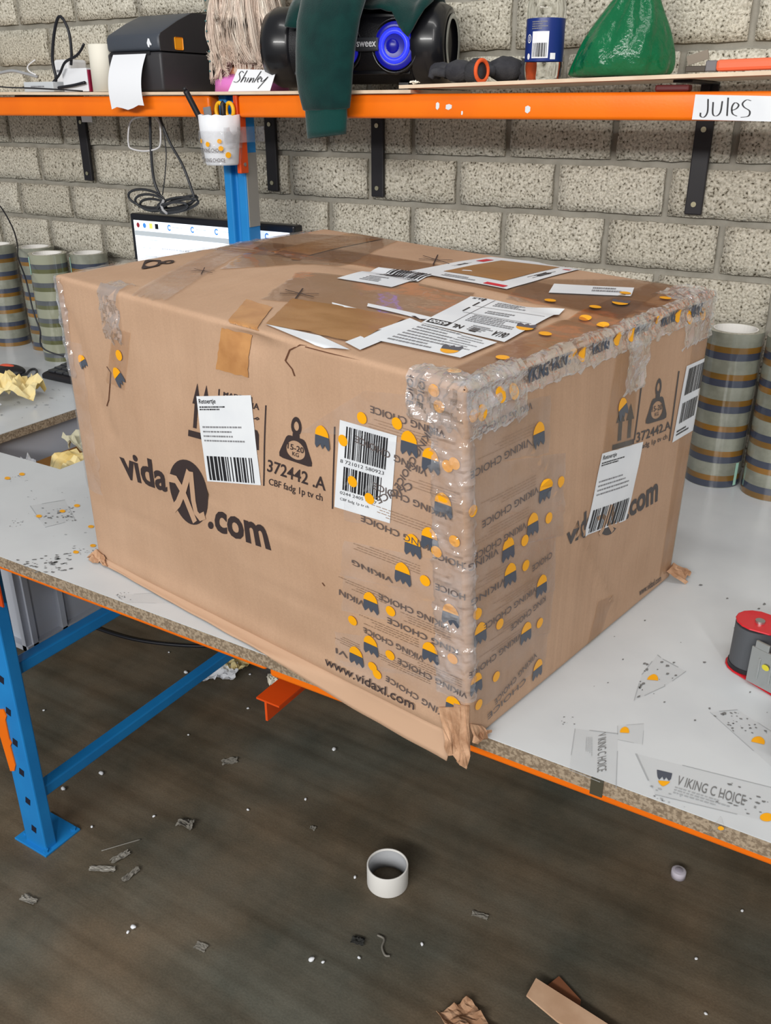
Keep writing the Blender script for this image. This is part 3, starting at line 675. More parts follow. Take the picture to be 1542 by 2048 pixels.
# ---- sender labels and barcode labels
def sender(F, q, seed):
    lb = label('address_label', F, q, off=.0011, n=10); Q = quad_uv(F, q)
    mb = MB()
    put(mb, F, Q, place(text2d('Retoertje', .012), .04, .90, .36, .97), .0015)
    put(mb, F, Q, place(barcode(seed, 44), .06, .02, .92, .31), .0015)
    put(mb, F, Q, place(fineprint(seed, 2), .04, .83, .62, .885), .0015)
    mb.build('label_text', M_BLACKINK, lb)['kind'] = 'stuff'
    m2 = MB(); put(m2, F, Q, place(fineprint(seed+1, 4, fill=.35), .06, .45, .85, .66), .0015); m2.build('label_text', M_FAINT, lb)['kind'] = 'stuff'
sender(FLf, [(394, 792), (503, 790), (523, 970), (416, 962)], 5)
sender(FRf, [(1203, 907), (1285, 883), (1250, 1040), (1169, 1073)], 6)
def bcl(F, q, seed, txt=True):
    lb = label('barcode_label', F, q, off=.0011); Q = quad_uv(F, q); mb = MB()
    put(mb, F, Q, place(barcode(seed, 56), .13, .60, .86, .95), .0015); put(mb, F, Q, place(barcode(seed+1, 50), .13, .23, .82, .50), .0015)
    if txt:
        put(mb, F, Q, place(text2d('8 721012 580923'), .06, .535, .84, .575), .0015); put(mb, F, Q, place(text2d('0244 2405 6037'), .09, .175, .75, .21), .0015)
        put(mb, F, Q, place(text2d('CBF fadg 1p tv ch'), .10, .095, .62, .135), .0015)
    else: put(mb, F, Q, place(fineprint(seed, 2), .10, .05, .7, .14), .0015)
    mb.build('barcode', M_BLACKINK, lb)['kind'] = 'stuff'
bcl(FLf, [(681, 839), (795, 871), (781, 1046), (670, 1013)], 11)
bcl(FRf, [(1372, 732), (1417, 712), (1389, 858), (1343, 885)], 13, False)

# ---- printed packing tape on the corner
DOME = ([(0, 0), (1, 0), (.97, .35), (.85, .68), (.68, .9), (.5, 1), (.32, .9), (.15, .68), (.03, .35)], [tuple(range(9))])
BEARD = combine(poly([(.05, 1), (.95, 1), (.98, .62), (.62, .62), (.62, .30), (.38, .30), (.38, .62), (.02, .62)]), poly([(.02, .62), (.38, .62), (.38, .42), (.10, .0), (.0, .25)]), poly([(.62, .62), (.98, .62), (1, .25), (.9, 0), (.62, .42)]), poly([(.38, .30), (.62, .30), (.5, .02)]))
def quad_m(F, x, y, w, h, rot):
    c = F.px(x, y); a = math.radians(rot); e1 = np.array([math.cos(a)/F.lu, math.sin(a)/F.lv])*w/2; e2 = np.array([-math.sin(a)/F.lu, math.cos(a)/F.lv])*h/2
    return [c-e1+e2, c+e1+e2, c+e1-e2, c-e1-e2]
def icon(F, x, y, s=0.0235, rot=0.0, off=.0019):
    c = F.px(x, y); a = math.radians(rot); up = np.array([-math.sin(a)/F.lu, math.cos(a)/F.lv])*s; rt = np.array([math.cos(a)/F.lu, math.sin(a)/F.lv])*s
    def qd(cc, w, h): return [cc-rt*w/2+up*h/2, cc+rt*w/2+up*h/2, cc+rt*w/2-up*h/2, cc-rt*w/2-up*h/2]
    piece('tape_helmet_mark', F, qd(c+up*.33, .9, .56), DOME, M_YEL, off); piece('tape_face_mark', F, qd(c-up*.32, 1, .7), BEARD, M_SLATE, off)
def dot(F, x, y, s=0.0140, off=.0020): piece('tape_dot', F, quad_m(F, x, y, s, s, 0), ellipse(16), M_YEL, off)
def ttext(F, x, y, w=0.10, s='VIKING CHOICE', rot=180.0, off=.0019, h=.0085): piece('tape_lettering', F, quad_m(F, x, y, w, h, rot), text2d(s, .008), M_TAPETXT, off)
def tfine(F, x, y, w=0.09, h=.014, rot=180.0, seed=1): piece('tape_fine_print', F, quad_m(F, x, y, w, h, rot), fineprint(seed, 4, fill=.25), M_TAPEFINE, .0016)['kind'] = 'stuff'
for (x, y) in ((646, 873), (861, 1076), (827, 1089), (807, 1145), (743, 1203), (903, 1227), (743, 1289), (862, 1303), (714, 1310), (909, 1410), (863, 919), (888, 1008), (820, 885)): icon(FLf, x, y)
for (x, y) in ((726, 835), (796, 846), (688, 880), (707, 962), (741, 996), (911, 926), (897, 931), (911, 1081), (875, 1102), (852, 1160), (783, 1221), (707, 1240), (782, 1309), (907, 1316), (747, 1332), (756, 1347), (880, 812), (870, 780)): dot(FLf, x, y)
for i, (x, y, w, s, r) in enumerate(((815, 842, .10, 'VIKING CHOICE', 178), (782, 910, .10, 'VIKING CHOICE', 172), (830, 915, .10, 'VIKING CHOICE', 240), (790, 985, .06, 'CHOICE', 215), (820, 1000, .10, 'VIKING CHOICE', 176), (800, 1068, .11, 'VIKING CHOICE', 176), (745, 1142, .06, 'VIKING', 176), (705, 1195, .04, 'VIKIN', 176), (828, 1222, .10, 'VIKING CHOICE', 178), (845, 1270, .10, 'KING CHOICE', 178), (787, 1287, .09, 'VIKING CHOICE', 177), (865, 1355, .10, 'VIKING CHOICE', 176), (838, 1395, .10, 'VIKING CHOICE', 172), (910, 1186, .05, 'CHOICE', 180), (905, 1122, .05, 'CHOICE', 180), (822, 765, .05, 'CHOICE', 268), (845, 770, .05, 'CHOICE', 262), (685, 1305, .02, 'VI', 180))): ttext(FLf, x, y, w, s, r)
for i, (x, y, w) in enumerate(((800, 860, .1), (790, 1030, .11), (770, 1110, .1), (720, 1175, .08), (830, 1240, .1), (770, 1255, .1), (860, 1335, .09), (800, 1330, .09), (690, 1280, .05), (850, 970, .08))): tfine(FLf, x, y, w, seed=i)
for (x, y) in ((1075, 867), (1087, 978), (1063, 1047), (1014, 1096), (1018, 1147), (1081, 1169), (958, 1265), (1050, 1263), (950, 1365), (1073, 1336)): icon(FRf, x, y, .0225)
for (x, y) in ((1119, 963), (1095, 1035), (1047, 1080), (1049, 1130), (943, 1021), (944, 831), (953, 1227), (951, 1226), (997, 1247), (1077, 1245), (990, 1352), (955, 1408)): dot(FRf, x, y, .0135)
for (x, y, w, s, r) in ((1010, 835, .09, 'VIKING CHOICE', 182), (1000, 915, .10, 'VIKING CHOICE', 184), (1020, 1012, .10, 'VIKING CHOICE', 184), (1000, 1080, .09, 'VIKING CHOICE', 183), (965, 1118, .05, 'VIKING', 182), (975, 1182, .06, 'VIKING', 183), (1082, 1122, .04, 'CHOICE', 184), (1020, 1215, .10, 'VIKING CHOICE', 184), (1055, 1225, .07, 'KING CHOICE', 188), (990, 1310, .10, 'VIKING CHOICE', 184), (1030, 1355, .09, 'VIKING CHOICE', 196), (1012, 1395, .08, 'CHOICE', 188)): ttext(FRf, x, y, w, s, r)
for i, (x, y, w) in enumerate(((1010, 880, .1), (1015, 985, .1), (1000, 1050, .1), (980, 1150, .07), (1030, 1185, .1), (1000, 1290, .08), (1010, 1250, .08))): tfine(FRf, x, y, w, seed=20+i)
def strip(F, q, nx=14, ny=6, off=.0013, seed=1, bump=.0004, rag=.03):
    mb = MB(); patch(mb, F, quad_uv(F, q), nx, ny, off, bump, seed, rag); mb.build('clear_tape', M_FILM, ctn, smooth=True)
# clear film bands on the long side
for k, q in enumerate(([(690, 1080), (925, 1130), (925, 1205), (680, 1150)], [(690, 1150), (925, 1205), (925, 1270), (685, 1220)], [(670, 1262), (925, 1300), (925, 1365), (672, 1330)], [(680, 1320), (930, 1360), (930, 1435), (725, 1370)],
                       [(730, 780), (915, 800), (915, 880), (600, 865)], [(690, 870), (925, 900), (925, 985), (690, 955)], [(690, 955), (925, 985), (930, 1080), (690, 1040)])): strip(FLf, q, seed=k)
for k, q in enumerate(([(945, 820), (1100, 790), (1095, 905), (945, 930)], [(945, 930), (1130, 905), (1130, 1010), (945, 1040)], [(945, 1040), (1130, 1010), (1125, 1070), (945, 1110)], [(945, 1110), (1110, 1070), (1108, 1180), (945, 1215)], [(945, 1215), (1105, 1180), (1098, 1265), (945, 1300)], [(945, 1300), (1095, 1265), (1088, 1330), (950, 1420)])): strip(FRf, q, seed=30+k)
# tan tape pieces
label('tan_tape', FLf, [(445, 655), (506, 670), (498, 755), (433, 738)], M_TAN, .0012, rag=.05, seed=3)
label('tan_tape', FTf, [(493, 600), (545, 616), (505, 668), (446, 652)], M_TAN, .0012, rag=.03, seed=4)
label('tan_tape', FLf, [(228, 655), (262, 665), (250, 780), (213, 762)], M_FILMGOLD, .0014, rag=.05, seed=6)
label('tan_tape', FRf, [(1232, 700), (1284, 690), (1262, 890), (1205, 905)], M_FILMGOLD, .0014, rag=.02, seed=7)
label('tan_tape', FRf, [(1195, 1203), (1225, 1188), (1190, 1310), (1165, 1330)], M_FILMGOLD, .0014, rag=.03, seed=8)
label('tan_tape', FRf, [(1390, 640), (1438, 622), (1345, 1140), (1318, 1150)], M_FILMGOLD, .0009, rag=.03, seed=9)
dot(FLf, 240, 710, .015); icon(FLf, 238, 752, .022, 40); icon(FRf, 1243, 815, .022, 20)
icon(FLf, 166, 722, .016, 30)

# ---- top of the carton
def T_(name, q, m, off=.0011, **k): return label(name, FTf, q, m, off, **k)
T_('seam_tape', [(470, 478), (1322, 612), (1240, 640), (400, 492)], M_SEAM, .0012, n=20, rag=.02, seed=1)
T_('clear_tape', [(600, 545), (950, 588), (880, 645), (520, 600)], M_GLOSSF, .0015, n=16, rag=.03, seed=15)
T_('clear_tape', [(1060, 560), (1370, 556), (1240, 640), (1010, 600)], M_GLOSSF, .0015, n=16, rag=.03, seed=16)
T_('clear_tape', [(560, 466), (800, 480), (700, 530), (440, 540)], M_GLOSSF, .0017, n=14, rag=.03, seed=17)
T_('cross_tape', [(505, 468), (545, 480), (330, 605), (258, 592)], M_FILM, .0016, n=14, bumpy=.002, seed=5, rag=.05)
T_('tan_tape', [(720, 462), (790, 472), (600, 522), (540, 505)], M_TAN, .0013, rag=.03, seed=12)
T_('kraft_envelope', [(585, 600), (812, 640), (712, 688), (532, 652)], M_KRAFT, .0018, bumpy=.003, seed=2)
wf = T_('document_pouch', [(532, 652), (640, 675), (700, 703), (640, 697)], M_LABEL, .0022)
T_('document_pouch', [(820, 640), (848, 652), (720, 704), (690, 688)], M_LABEL, .0024)
T_('document_pouch', [(736, 610), (872, 640), (862, 647), (734, 616)], M_LABEL, .0022)
T_('document_pouch', [(664, 608), (720, 622), (712, 625), (664, 611)], M_LABEL, .0022)
def toplabel(name, q, arts, off=.0019):
    lb = T_(name, q, M_LABEL, off); Q = quad_uv(FTf, q)
    for mm, shs in arts:
        mb = MB()
        for sh in shs: put(mb, FTf, Q, sh, off+.0005)
        mb.build('label_print', mm, lb)['kind'] = 'stuff'
def flip(sh): return [(1-x, 1-y) for x, y in sh[0]], sh[1]
toplabel('shipping_label', [(941, 598), (1129, 623), (1008, 690), (842, 651)], [
    (M_BLACKINK, [flip(place(text2d('GLS', .03), .80, .03, .95, .075)), flip(place(text2d('NL', .03), .56, .86, .68, .95)), flip(rects([(.72, .85, .97, .96)])), flip(place(text2d('061A', .02), .06, .82, .22, .94)), rects([(.17, .88, .19, .98), (.17, .70, .19, .84), (.17, .5, .19, .64)]), rects([(.2, .70, .96, .706), (.2, .47, .96, .476), (.28, .05, .286, .97)]), flip(rects([(.38, .86, .46, .95)]))]),
    (M_LABEL, [flip(place(text2d('6500', .03), .74, .87, .95, .945))]),
    (M_FAINT, [place(fineprint(3, 3), .35, .76, .8, .9), place(fineprint(4, 2), .4, .52, .85, .62), place(fineprint(6, 5), .35, .25, .9, .45), place(fineprint(8, 4), .5, .06, .8, .2)])], .0034)
toplabel('shipping_label', [(842, 651), (994, 690), (920, 721), (755, 686)], [(M_FAINT, [place(fineprint(10, 8, fill=.4), .05, .05, .7, .95), place(fineprint(11, 6, fill=.3), .6, .3, .95, .9)])], .0030)
toplabel('barcode_label', [(757, 537), (869, 552), (783, 577), (674, 559)], [(M_BLACKINK, [place(barcode(21, 40), .30, .52, .97, .98)]), (M_FAINT, [place(fineprint(12, 4), .30, .1, .75, .4)])])
toplabel('document_pouch', [(982, 516), (1176, 535), (1013, 581), (816, 545)], [(M_KRAFT, [rects([(.22, .16, .82, .86)])]),
    (mat('red print', rgb(204, 30, 54), .4), [rects([(.90, .78, .97, .93), (.08, .70, .16, .84), (.75, .02, .95, .07)])]), (M_BLACKINK, [flip(place(text2d('dpd', .03), .06, .32, .13, .62)), flip(place(text2d('dpd', .03), .86, .4, .90, .62))]), (M_FAINT, [place(fineprint(14, 2), .3, .03, .7, .1)])])
toplabel('white_sticker', [(1108, 570), (1268, 578), (1262, 595), (1097, 588)], [(M_FAINT, [place(fineprint(16, 2), .5, .2, .9, .8)])])
SCR = strokes([[(0, .45), (1, .55)], [(.45, 0), (.55, 1)], [(.1, .8), (.9, .2)]], .04)  # crossed dark strokes, repeated across the carton top
for q in ([(840, 510), (905, 515), (905, 535), (835, 530)], [(385, 538), (430, 538), (430, 552), (380, 552)], [(565, 578), (640, 582), (635, 602), (555, 600)]): P_(q, SCR, .0024, FTf, name='dark_strokes')
P_([(350, 516), (348, 533), (282, 540), (290, 522)], WEIGHT, .0014, FTf)
P_([(826, 636), (868, 640), (860, 648), (828, 642)], strokes([[(0, .9), (.3, .1), (1, .4)]], .2), .003, FTf, name='dark_strokes')
# printed tape band across the short-edge end of the top
tb_ = T_('seam_tape', [(1340, 552), (1425, 588), (945, 772), (885, 748)], M_SEAM, .0019, n=22, rag=.02, seed=33)
for (x, y) in ((1100, 605), (1030, 645), (1090, 672), (1250, 590), (1205, 655), (1330, 600), (908, 747), (1005, 720), (1160, 697), (1190, 618), (1340, 560), (1170, 640)): dot(FTf, x, y, .0145, .0030)
for (x, y) in ((1050, 660), (900, 705), (1240, 610)): icon(FTf, x, y, .022, 200, .0036)

# ---- crumpled film folded over the edges
def wrap(name, fa, fb, w1, w2, t0, t1, nt=90, ns=22, amp=.0022, seed=0, m=M_CRUMPLE, base=.0014, rag=.012):
    V = []
    for j in range(nt+1):
        t = t0+(t1-t0)*j/nt
        for i in range(ns+1):
            s = -w1+(w1+w2)*i/ns
            if i in (0, ns): s += rag*nz(seed, j*.45, i)
            o = base+amp*max(0, 1-3.2*abs(nz(s*26+t*11+seed, t*17-s*14, seed)))+amp*.8*max(0, 1-3.5*abs(nz(s*55-t*20, t*30+s*30, seed+3)))+amp*.25*nz(s*150, t*90, 1)
            if i in (0, ns): o = base*.7
            V.append(fa(-s, t, o) if s < 0 else fb(s, t, o))
    return mesh(name, V, [(j*(ns+1)+i, j*(ns+1)+i+1, (j+1)*(ns+1)+i+1, (j+1)*(ns+1)+i) for j in range(nt) for i in range(ns)], m, ctn)
vL = lambda s, t, o: FLf.at(1-s/FLf.lu, t, o); vR = lambda s, t, o: FRf.at(s/FRf.lu, t, o)
wrap('corner_film', vL, vR, .045, .012, .14, .99, seed=2)
tR_ = lambda s, t, o: FRf.at(t, 1-s/FRf.lv, o); tT_ = lambda s, t, o: FTf.at(1-s/FTf.lu, t, o)
wrap('corner_film', tR_, tT_, .030, .012, .0, 1.0, nt=80, seed=5)
wrap('corner_film', tR_, tT_, .055, .02, .0, .18, nt=26, seed=8, amp=.003)
wrap('corner_film', tR_, tT_, .06, .05, .84, 1.0, nt=24, seed=9, amp=.003)
tLl = lambda s, t, o: FLf.at(t, 1-s/FLf.lv, o); tTl = lambda s, t, o: FTf.at(t, s/FTf.lv, o)
wrap('corner_film', tLl, tTl, .05, .03, .90, 1.0, nt=20, seed=12, amp=.003)
wrap('corner_film', tLl, tTl, .07, .03, .155, .215, nt=12, seed=15, amp=.003)
lE = lambda s, t, o: FLe.at(1-s/FLe.lu, t, o); lL = lambda s, t, o: FLf.at(s/FLf.lu, t, o)
wrap('corner_film', lE, lL, .03, .02, .68, 1.0, nt=24, seed=18, amp=.003)
wrap('clear_tape', lE, lL, .03, .045, .28, .80, nt=24, seed=19, amp=.001, m=M_FILM, base=.0012)
wrap('corner_film', lambda s, t, o: FLe.at(t, 1-s/FLe.lv, o), lambda s, t, o: FTf.at(s/FTf.lu, 1-t, o), .02, .018, .05, .95, nt=40, seed=21, amp=.002, m=M_FILM, base=.0012)
# slipping sheet on the short side, at the tape bridge
wrap('corner_film', tR_, tT_, .085, .01, .56, .66, nt=16, seed=24, amp=.003)
for k, (t, s) in enumerate(((.10, .02), (.14, .022), (.34, .006), (.38, .012), (.52, .010), (.58, .012), (.80, .012), (.86, .02), (.93, .022), (.70, .004), (.04, .03))):
    c = np.array([t, 1-s/FRf.lv]); e1 = np.array([.0075/FRf.lu, 0]); e2 = np.array([0, .0085/FRf.lv]); piece('tape_dot', FRf, [c-e1+e2, c+e1+e2, c+e1-e2, c-e1-e2], ellipse(14), M_YEL, .0036)
for (t, s) in ((.22, .012), (.30, .010), (.45, .01), (.62, .008), (.75, .01), (.90, .014)):
    c = np.array([t, 1-s/FRf.lv]); e1 = np.array([.02/FRf.lu, 0]); e2 = np.array([0, .008/FRf.lv]); piece('tape_lettering', FRf, [c-e1+e2, c+e1+e2, c+e1-e2, c-e1-e2], text2d('VIKING', .03), M_SLATE, .0036)

# ---- cuts, tears and crushed corners
M_TEAR = mat('tear', rgb(92, 58, 38), .9)
for ln in ([(214, 733), (222, 745), (220, 775), (218, 800), (214, 812)], [(571, 722), (580, 700), (600, 688), (612, 686)], [(572, 722), (585, 738), (590, 752)], [(645, 1165), (650, 1172)], [(610, 692), (660, 705), (720, 715), (780, 722)]):
    Q = [FLf.px(*p) for p in ln]
    piece('tear_line', FLf, [np.array([0, 1.]), np.array([1., 1]), np.array([1., 0]), np.array([0, 0.])], strokes([[tuple(q) for q in Q]], .0035), M_TEAR, .0006)
def shard(name, P, th=.003, m=M_TORN):
    o = mesh(name, P, [tuple(range(len(P)))], m, ctn); md = o.modifiers.new('thickness', 'SOLIDIFY'); md.thickness = th; return o
bFz = np.array(FLf.at(.985, .0)); ex = FLf.tu; ey = -FLf.n; rx = FRf.tu
def loc(a, b, c): return bFz + ex*a + FLf.n*b + np.array([0, 0, c])
def flap(name, base, tip, seed, nx=6, ny=4, th=.003):
    V = []
    for j in range(ny+1):
        for i in range(nx+1):
            a = i/nx; b = j/ny; p = (base[0]*(1-a)+base[1]*a)*(1-b)+(tip[0]*(1-a)+tip[1]*a)*b
            p = p+np.array([nz(i*.9, j*.9, seed), nz(i*.9+5, j*.9, seed), nz(i*.9, j*.9+5, seed)])*.010*b; V.append(p)
    o = mesh(name, V, [(j*(nx+1)+i, j*(nx+1)+i+1, (j+1)*(nx+1)+i+1, (j+1)*(nx+1)+i) for j in range(ny) for i in range(nx)], M_TORN, ctn)
    md = o.modifiers.new('thickness', 'SOLIDIFY'); md.thickness = th; return o
flap('torn_corner', (loc(-.030, .004, .035), loc(.0, .004, .05)), (loc(-.012, .012, -.012), loc(.010, .010, -.024)), 3)
flap('torn_corner', (loc(-.010, .003, .05), loc(.010, .003, .055)), (loc(.0, .012, -.012), loc(.013, .008, -.030)), 7)
flap('torn_corner', (FRf.at(.0, .07, .001), FRf.at(.045, .03, .001)), (FRf.at(.0, .0, .012), FRf.at(.06, .0, .008)), 9)
flap('torn_corner', (FRf.at(.96, .045, .001), FRf.at(1.0, .05, .001)), (FRf.at(.985, .0, .026), np.array(FRf.at(1.0, .0, .020))+FRf.tu*.03), 14, th=.006)
flap('torn_corner', (FLf.at(.0, .04, .001), FLf.at(.03, .03, .001)), (np.array(FLf.at(.0, .004, .014))-FLf.tu*.014, FLf.at(.05, .003, .010)), 17, th=.004)
# loose bottom flap: lies on the table, then hangs over its front edge
lip = []; NL = 48
for j in range(7):
    for i in range(NL+1):
        u = .015+.955*i/NL; b0 = np.array(FLf.at(u, .006, .0008)); Lp = (.006+.025*u)*(1+.10*nz(u*11, 2, 1)); s_ = Lp*j/6
        nh = np.array([FLf.n[0], FLf.n[1], 0]); nh /= np.linalg.norm(nh)
        room = max(0.0, (b0[1]-(YF-.003))/-nh[1]); o_ = min(s_, room); rem = s_-o_
        p = b0+nh*(o_+rem*.35); p[2] = (ZT+.0035-.0012*j/6+.001*nz(u*14, j*.5, 3) if rem <= 0 else ZT+.003-rem*.95)+.006*(1-j/6)**2
        lip.append(p)
lo_ = mesh('bottom_flap', lip, [(j*(NL+1)+i, j*(NL+1)+i+1, (j+1)*(NL+1)+i+1, (j+1)*(NL+1)+i) for j in range(6) for i in range(NL)], M_CARDINK, ctn, smooth=True)
lo_.modifiers.new('thickness', 'SOLIDIFY').thickness = .002
# ================================================================== shelf: beams, boards, brackets
SB0, SB1 = 1.411, 1.4535
def shelf_beam(x0, x1, label):
    o = MB(); o.prism([(-.25, SB0), (-.215, SB0), (-.215, SB1), (-.25, SB1)], 0, x0, x1)
    r = o.build('shelf_beam', M_ORANGE, None, bevel=.006, seg=3); shade_auto(r); return tag(r, label, 'beam', 'orange rack beams')
sbl = shelf_beam(-1.4, 0.8935, 'orange shelf beam left of the blue post')
sbr = shelf_beam(0.9725, 3.2, 'orange shelf beam right of the blue post')
cp = MB(); cp.box((0.961, -.2525, 1.300), (0.972, -.226, 1.4535)); cpo = cp.build('end_connector', M_REDORANGE, sbr, bevel=.002)
MB().cyl((0.9722, -.239, 1.318), .004, .0015, 10, axis=0).build('rivet', M_STEEL, cpo)
BEAM = Plane((0, -.25, 0), (1, 0, 0), (0, 0, 1))
chips = [(875, 212, 8, 16), (897, 214, 14, 12), (924, 226, 4, 9), (1055, 219, 12, 16)]
for (x, y, w, h) in chips:
    mb = MB(); put(mb, BEAM, quad_uv(BEAM, [(x-w/2, y-h/2), (x+w/2, y-h/2), (x+w/2, y+h/2), (x-w/2, y+h/2)]), poly([(.1, .2), (.5, 0), (.95, .3), (1, .8), (.6, 1), (.15, .85)]), .0004); mb.build('paint_chip', M_LABEL, sbr)
# name tag on the right beam
nt_ = MB(); Qn = quad_uv(BEAM, [(1391, 189), (1575, 193), (1575, 244), (1384, 239)]); patch(nt_, BEAM, Qn, 4, 2, .0006)
nto = nt_.build('name_label', M_LABEL, None); tag(nto, 'white name label lettered Jules on the orange beam', 'label')
def stroke_obj(name, surf, Q, lines, w, m, parent, off):
    mb = MB(); put(mb, surf, Q, strokes(lines, w), off); return mb.build(name, m, parent)
J = [[(.15, .80), (.16, .45), (.13, .30), (.09, .32), (.085, .42)], [(.21, .72), (.22, .40), (.26, .34), (.30, .45), (.31, .75)], [(.37, .85), (.375, .35)], [(.42, .50), (.47, .56), (.49, .66), (.45, .72), (.42, .60), (.43, .42), (.48, .35)], [(.62, .78), (.57, .80), (.53, .70), (.55, .60), (.61, .50), (.60, .36), (.52, .32)]]
J = [[tuple(q) for q in smooth_path([np.array(p) for p in l], 5)] for l in J]
J = [[(p[0], .5+(p[1]-.57)*1.45) for p in l] for l in J]
stroke_obj('handwriting', BEAM, Qn, J, .018, M_BLACKINK, nto, .0010)
def shelf_board(x0, x1, y0, y1, zf, label, th=.0058):
    V = []; n = 12
    for i in range(n+1):
        x = x0+(x1-x0)*i/n; z = zf(x)
        V += [(x, y0, z), (x, y1, z), (x, y1, z+th), (x, y0, z+th)]
    Fc = [(0, 1, 2, 3), tuple(4*n+k for k in (3, 2, 1, 0))]
    for i in range(n):
        for k in range(4): Fc.append((4*i+k, 4*(i+1)+k, 4*(i+1)+(k+1) % 4, 4*i+(k+1) % 4))
    o = mesh('shelf_board', V, Fc, M_PLY, None); return tag(o, label, 'shelf', 'hardboard shelves')
# brackets carry the boards; the right board climbs over the left one
zl = lambda x: 1.4545+0.006*max(0, (1.0-x))**1.3 if x < 1.0 else 1.4545
zr = lambda x: 1.4608+max(0, x-1.30)*.020
shelf_board(-1.3, 1.395, -.258, -.008, zl, 'pale hardboard shelf left, carrying the printer and the speaker')
shelf_board(1.372, 3.0, -.262, -.008, zr, 'pale hardboard shelf right, carrying the bottle and the green bag')
def zs(x): return (zl(x) if x < 1.372 else zr(x))+.0058
for X, nm in ((.214, 'above the tape stacks at far left'), (.865, 'beside the blue post'), (1.167, 'behind the hanging green cuff'), (1.877, 'below the Jules label')):
    br = thing('shelf_bracket', (X, -.01, 1.24), 'black steel shelf bracket on the wall '+nm, 'bracket', 'black shelf brackets')
    w = .016; ztop = min(zl(X) if X < 1.372 else zr(X), 9)-.0006
    MB().box((X-w, -.012, 1.243), (X+w, -.0025, ztop)).build('wall_leg', M_BLACKM, br, bevel=.002)
    MB().box((X-w, -.20, ztop-.004), (X+w, -.0025, ztop)).build('shelf_leg', M_BLACKM, br, bevel=.001)
    MB().prism([(-.02, ztop-.004), (-.012, ztop-.004), (-.012, ztop-.05), (-.02, ztop-.03)], 0, X-.003, X+.003).build('gusset', M_BLACKM, br)
    for z in (1.262, 1.393): MB().cyl((X, -.0125, z), .005, -.002, 10, axis=1).build('screw', M_SCREWS, br)
tg = MB(); tg.box((.222, -.0145, 1.393), (.262, -.0135, 1.409)); tag(tg.build('paper_tag', M_PAPER, None), 'small blank white tag stuck on the far left bracket', 'tag')

# ================================================================== things on the shelf
# label printer
PX0, PX1, PYF = .598, .763, -.247
PZ = max(zs(PX0), zs(PX1))+.0005
pr_ = thing('label_printer', ((PX0+PX1)/2, -.14, PZ), 'dark grey label printer with orange latch and curling white label', 'printer')
M_PRT = mat('printer charcoal', rgb(52, 51, 54), .45, bump=.1, bscale=400); M_PRF = mat('printer slate front', rgb(66, 71, 80), .42, bump=.08, bscale=400)
lo = [(PYF, PZ), (PYF, PZ+.078), (-.03, PZ+.078), (-.03, PZ)]
hi = [(PYF, PZ+.0795), (PYF, PZ+.106), (PYF+.005, PZ+.114), (PYF+.06, PZ+.140), (-.14, PZ+.158), (-.07, PZ+.160), (-.035, PZ+.142), (-.03, PZ+.0795)]
o = MB().prism(lo, 0, PX0, PX1).build('base', M_PRT, pr_, bevel=.006, seg=3); shade_auto(o)
o = MB().prism(hi, 0, PX0, PX1).build('lid', M_PRF, pr_, bevel=.008, seg=3); shade_auto(o)
o = MB().prism([(y, z_) for y, z_ in hi], 0, PX1-.0012, PX1+.0006).build('lid_side', M_PRT, pr_, bevel=.0005)
MB().box((PX1+.0003, PYF+.045, PZ+.083), (PX1+.002, PYF+.070, PZ+.108)).build('latch', mat('orange latch', rgb(244, 160, 30), .4), pr_, bevel=.003)
MB().box((PX0+.012, PYF-.002, PZ+.072), (PX1-.03, PYF, PZ+.079)).build('label_slot', M_BLACK, pr_)
PFR = Plane((PX0, PYF, PZ), (1, 0, 0), (0, 0, 1))
hd = MB(); Q = [np.array(p) for p in ((.128, .104), (.142, .104), (.142, .086), (.128, .086))]
put(hd, PFR, Q, combine(poly([(0, .5), (.3, 1), (.6, .95), (.75, .6), (1, .35), (.85, .2), (.6, .35), (.45, 0), (.2, .1)])), .001); hd.build('horse_head_logo', M_PAPER, pr_)
lab = []; nseg = 16
for i in range(nseg+1):
    t = i/nseg; y = PYF-.002-.030*math.sin(PI*min(1, t*1.0)*.62)-.004*t; z = PZ+.0745-.105*t+.006*math.sin(PI*t)
    rag = .004*nz(3, 4, 1)
    for k in range(7):
        f = k/6; lab.append((PX0+.022+.102*f+.010*t, y, z-(.006*(1-f)*(t > .99))+(.004*math.sin(f*9) if t > .99 else 0)))
o = mesh('label_strip', lab, [(i*7+k, i*7+k+1, (i+1)*7+k+1, (i+1)*7+k) for i in range(nseg) for k in range(6)], M_PAPER, pr_, smooth=True)
# upright white label core roll
X = .562; z = zs(X-.03)+.0005
rl = thing('label_roll', (X, -.225, z), 'tall white roll standing left of the printer', 'roll')
MB().lathe([(.0275, z), (.0315, z), (.0315, z+.096), (.030, z+.098), (.0275, z+.096)], (X, -.225, 0), 28, close=True).build('paper', M_CREAM, rl, smooth=True)
MB().lathe([(.019, z+.001), (.0273, z+.001), (.0273, z+.0965), (.019, z+.0965)], (X, -.225, 0), 24, close=True).build('core', M_KRAFT, rl, smooth=True)
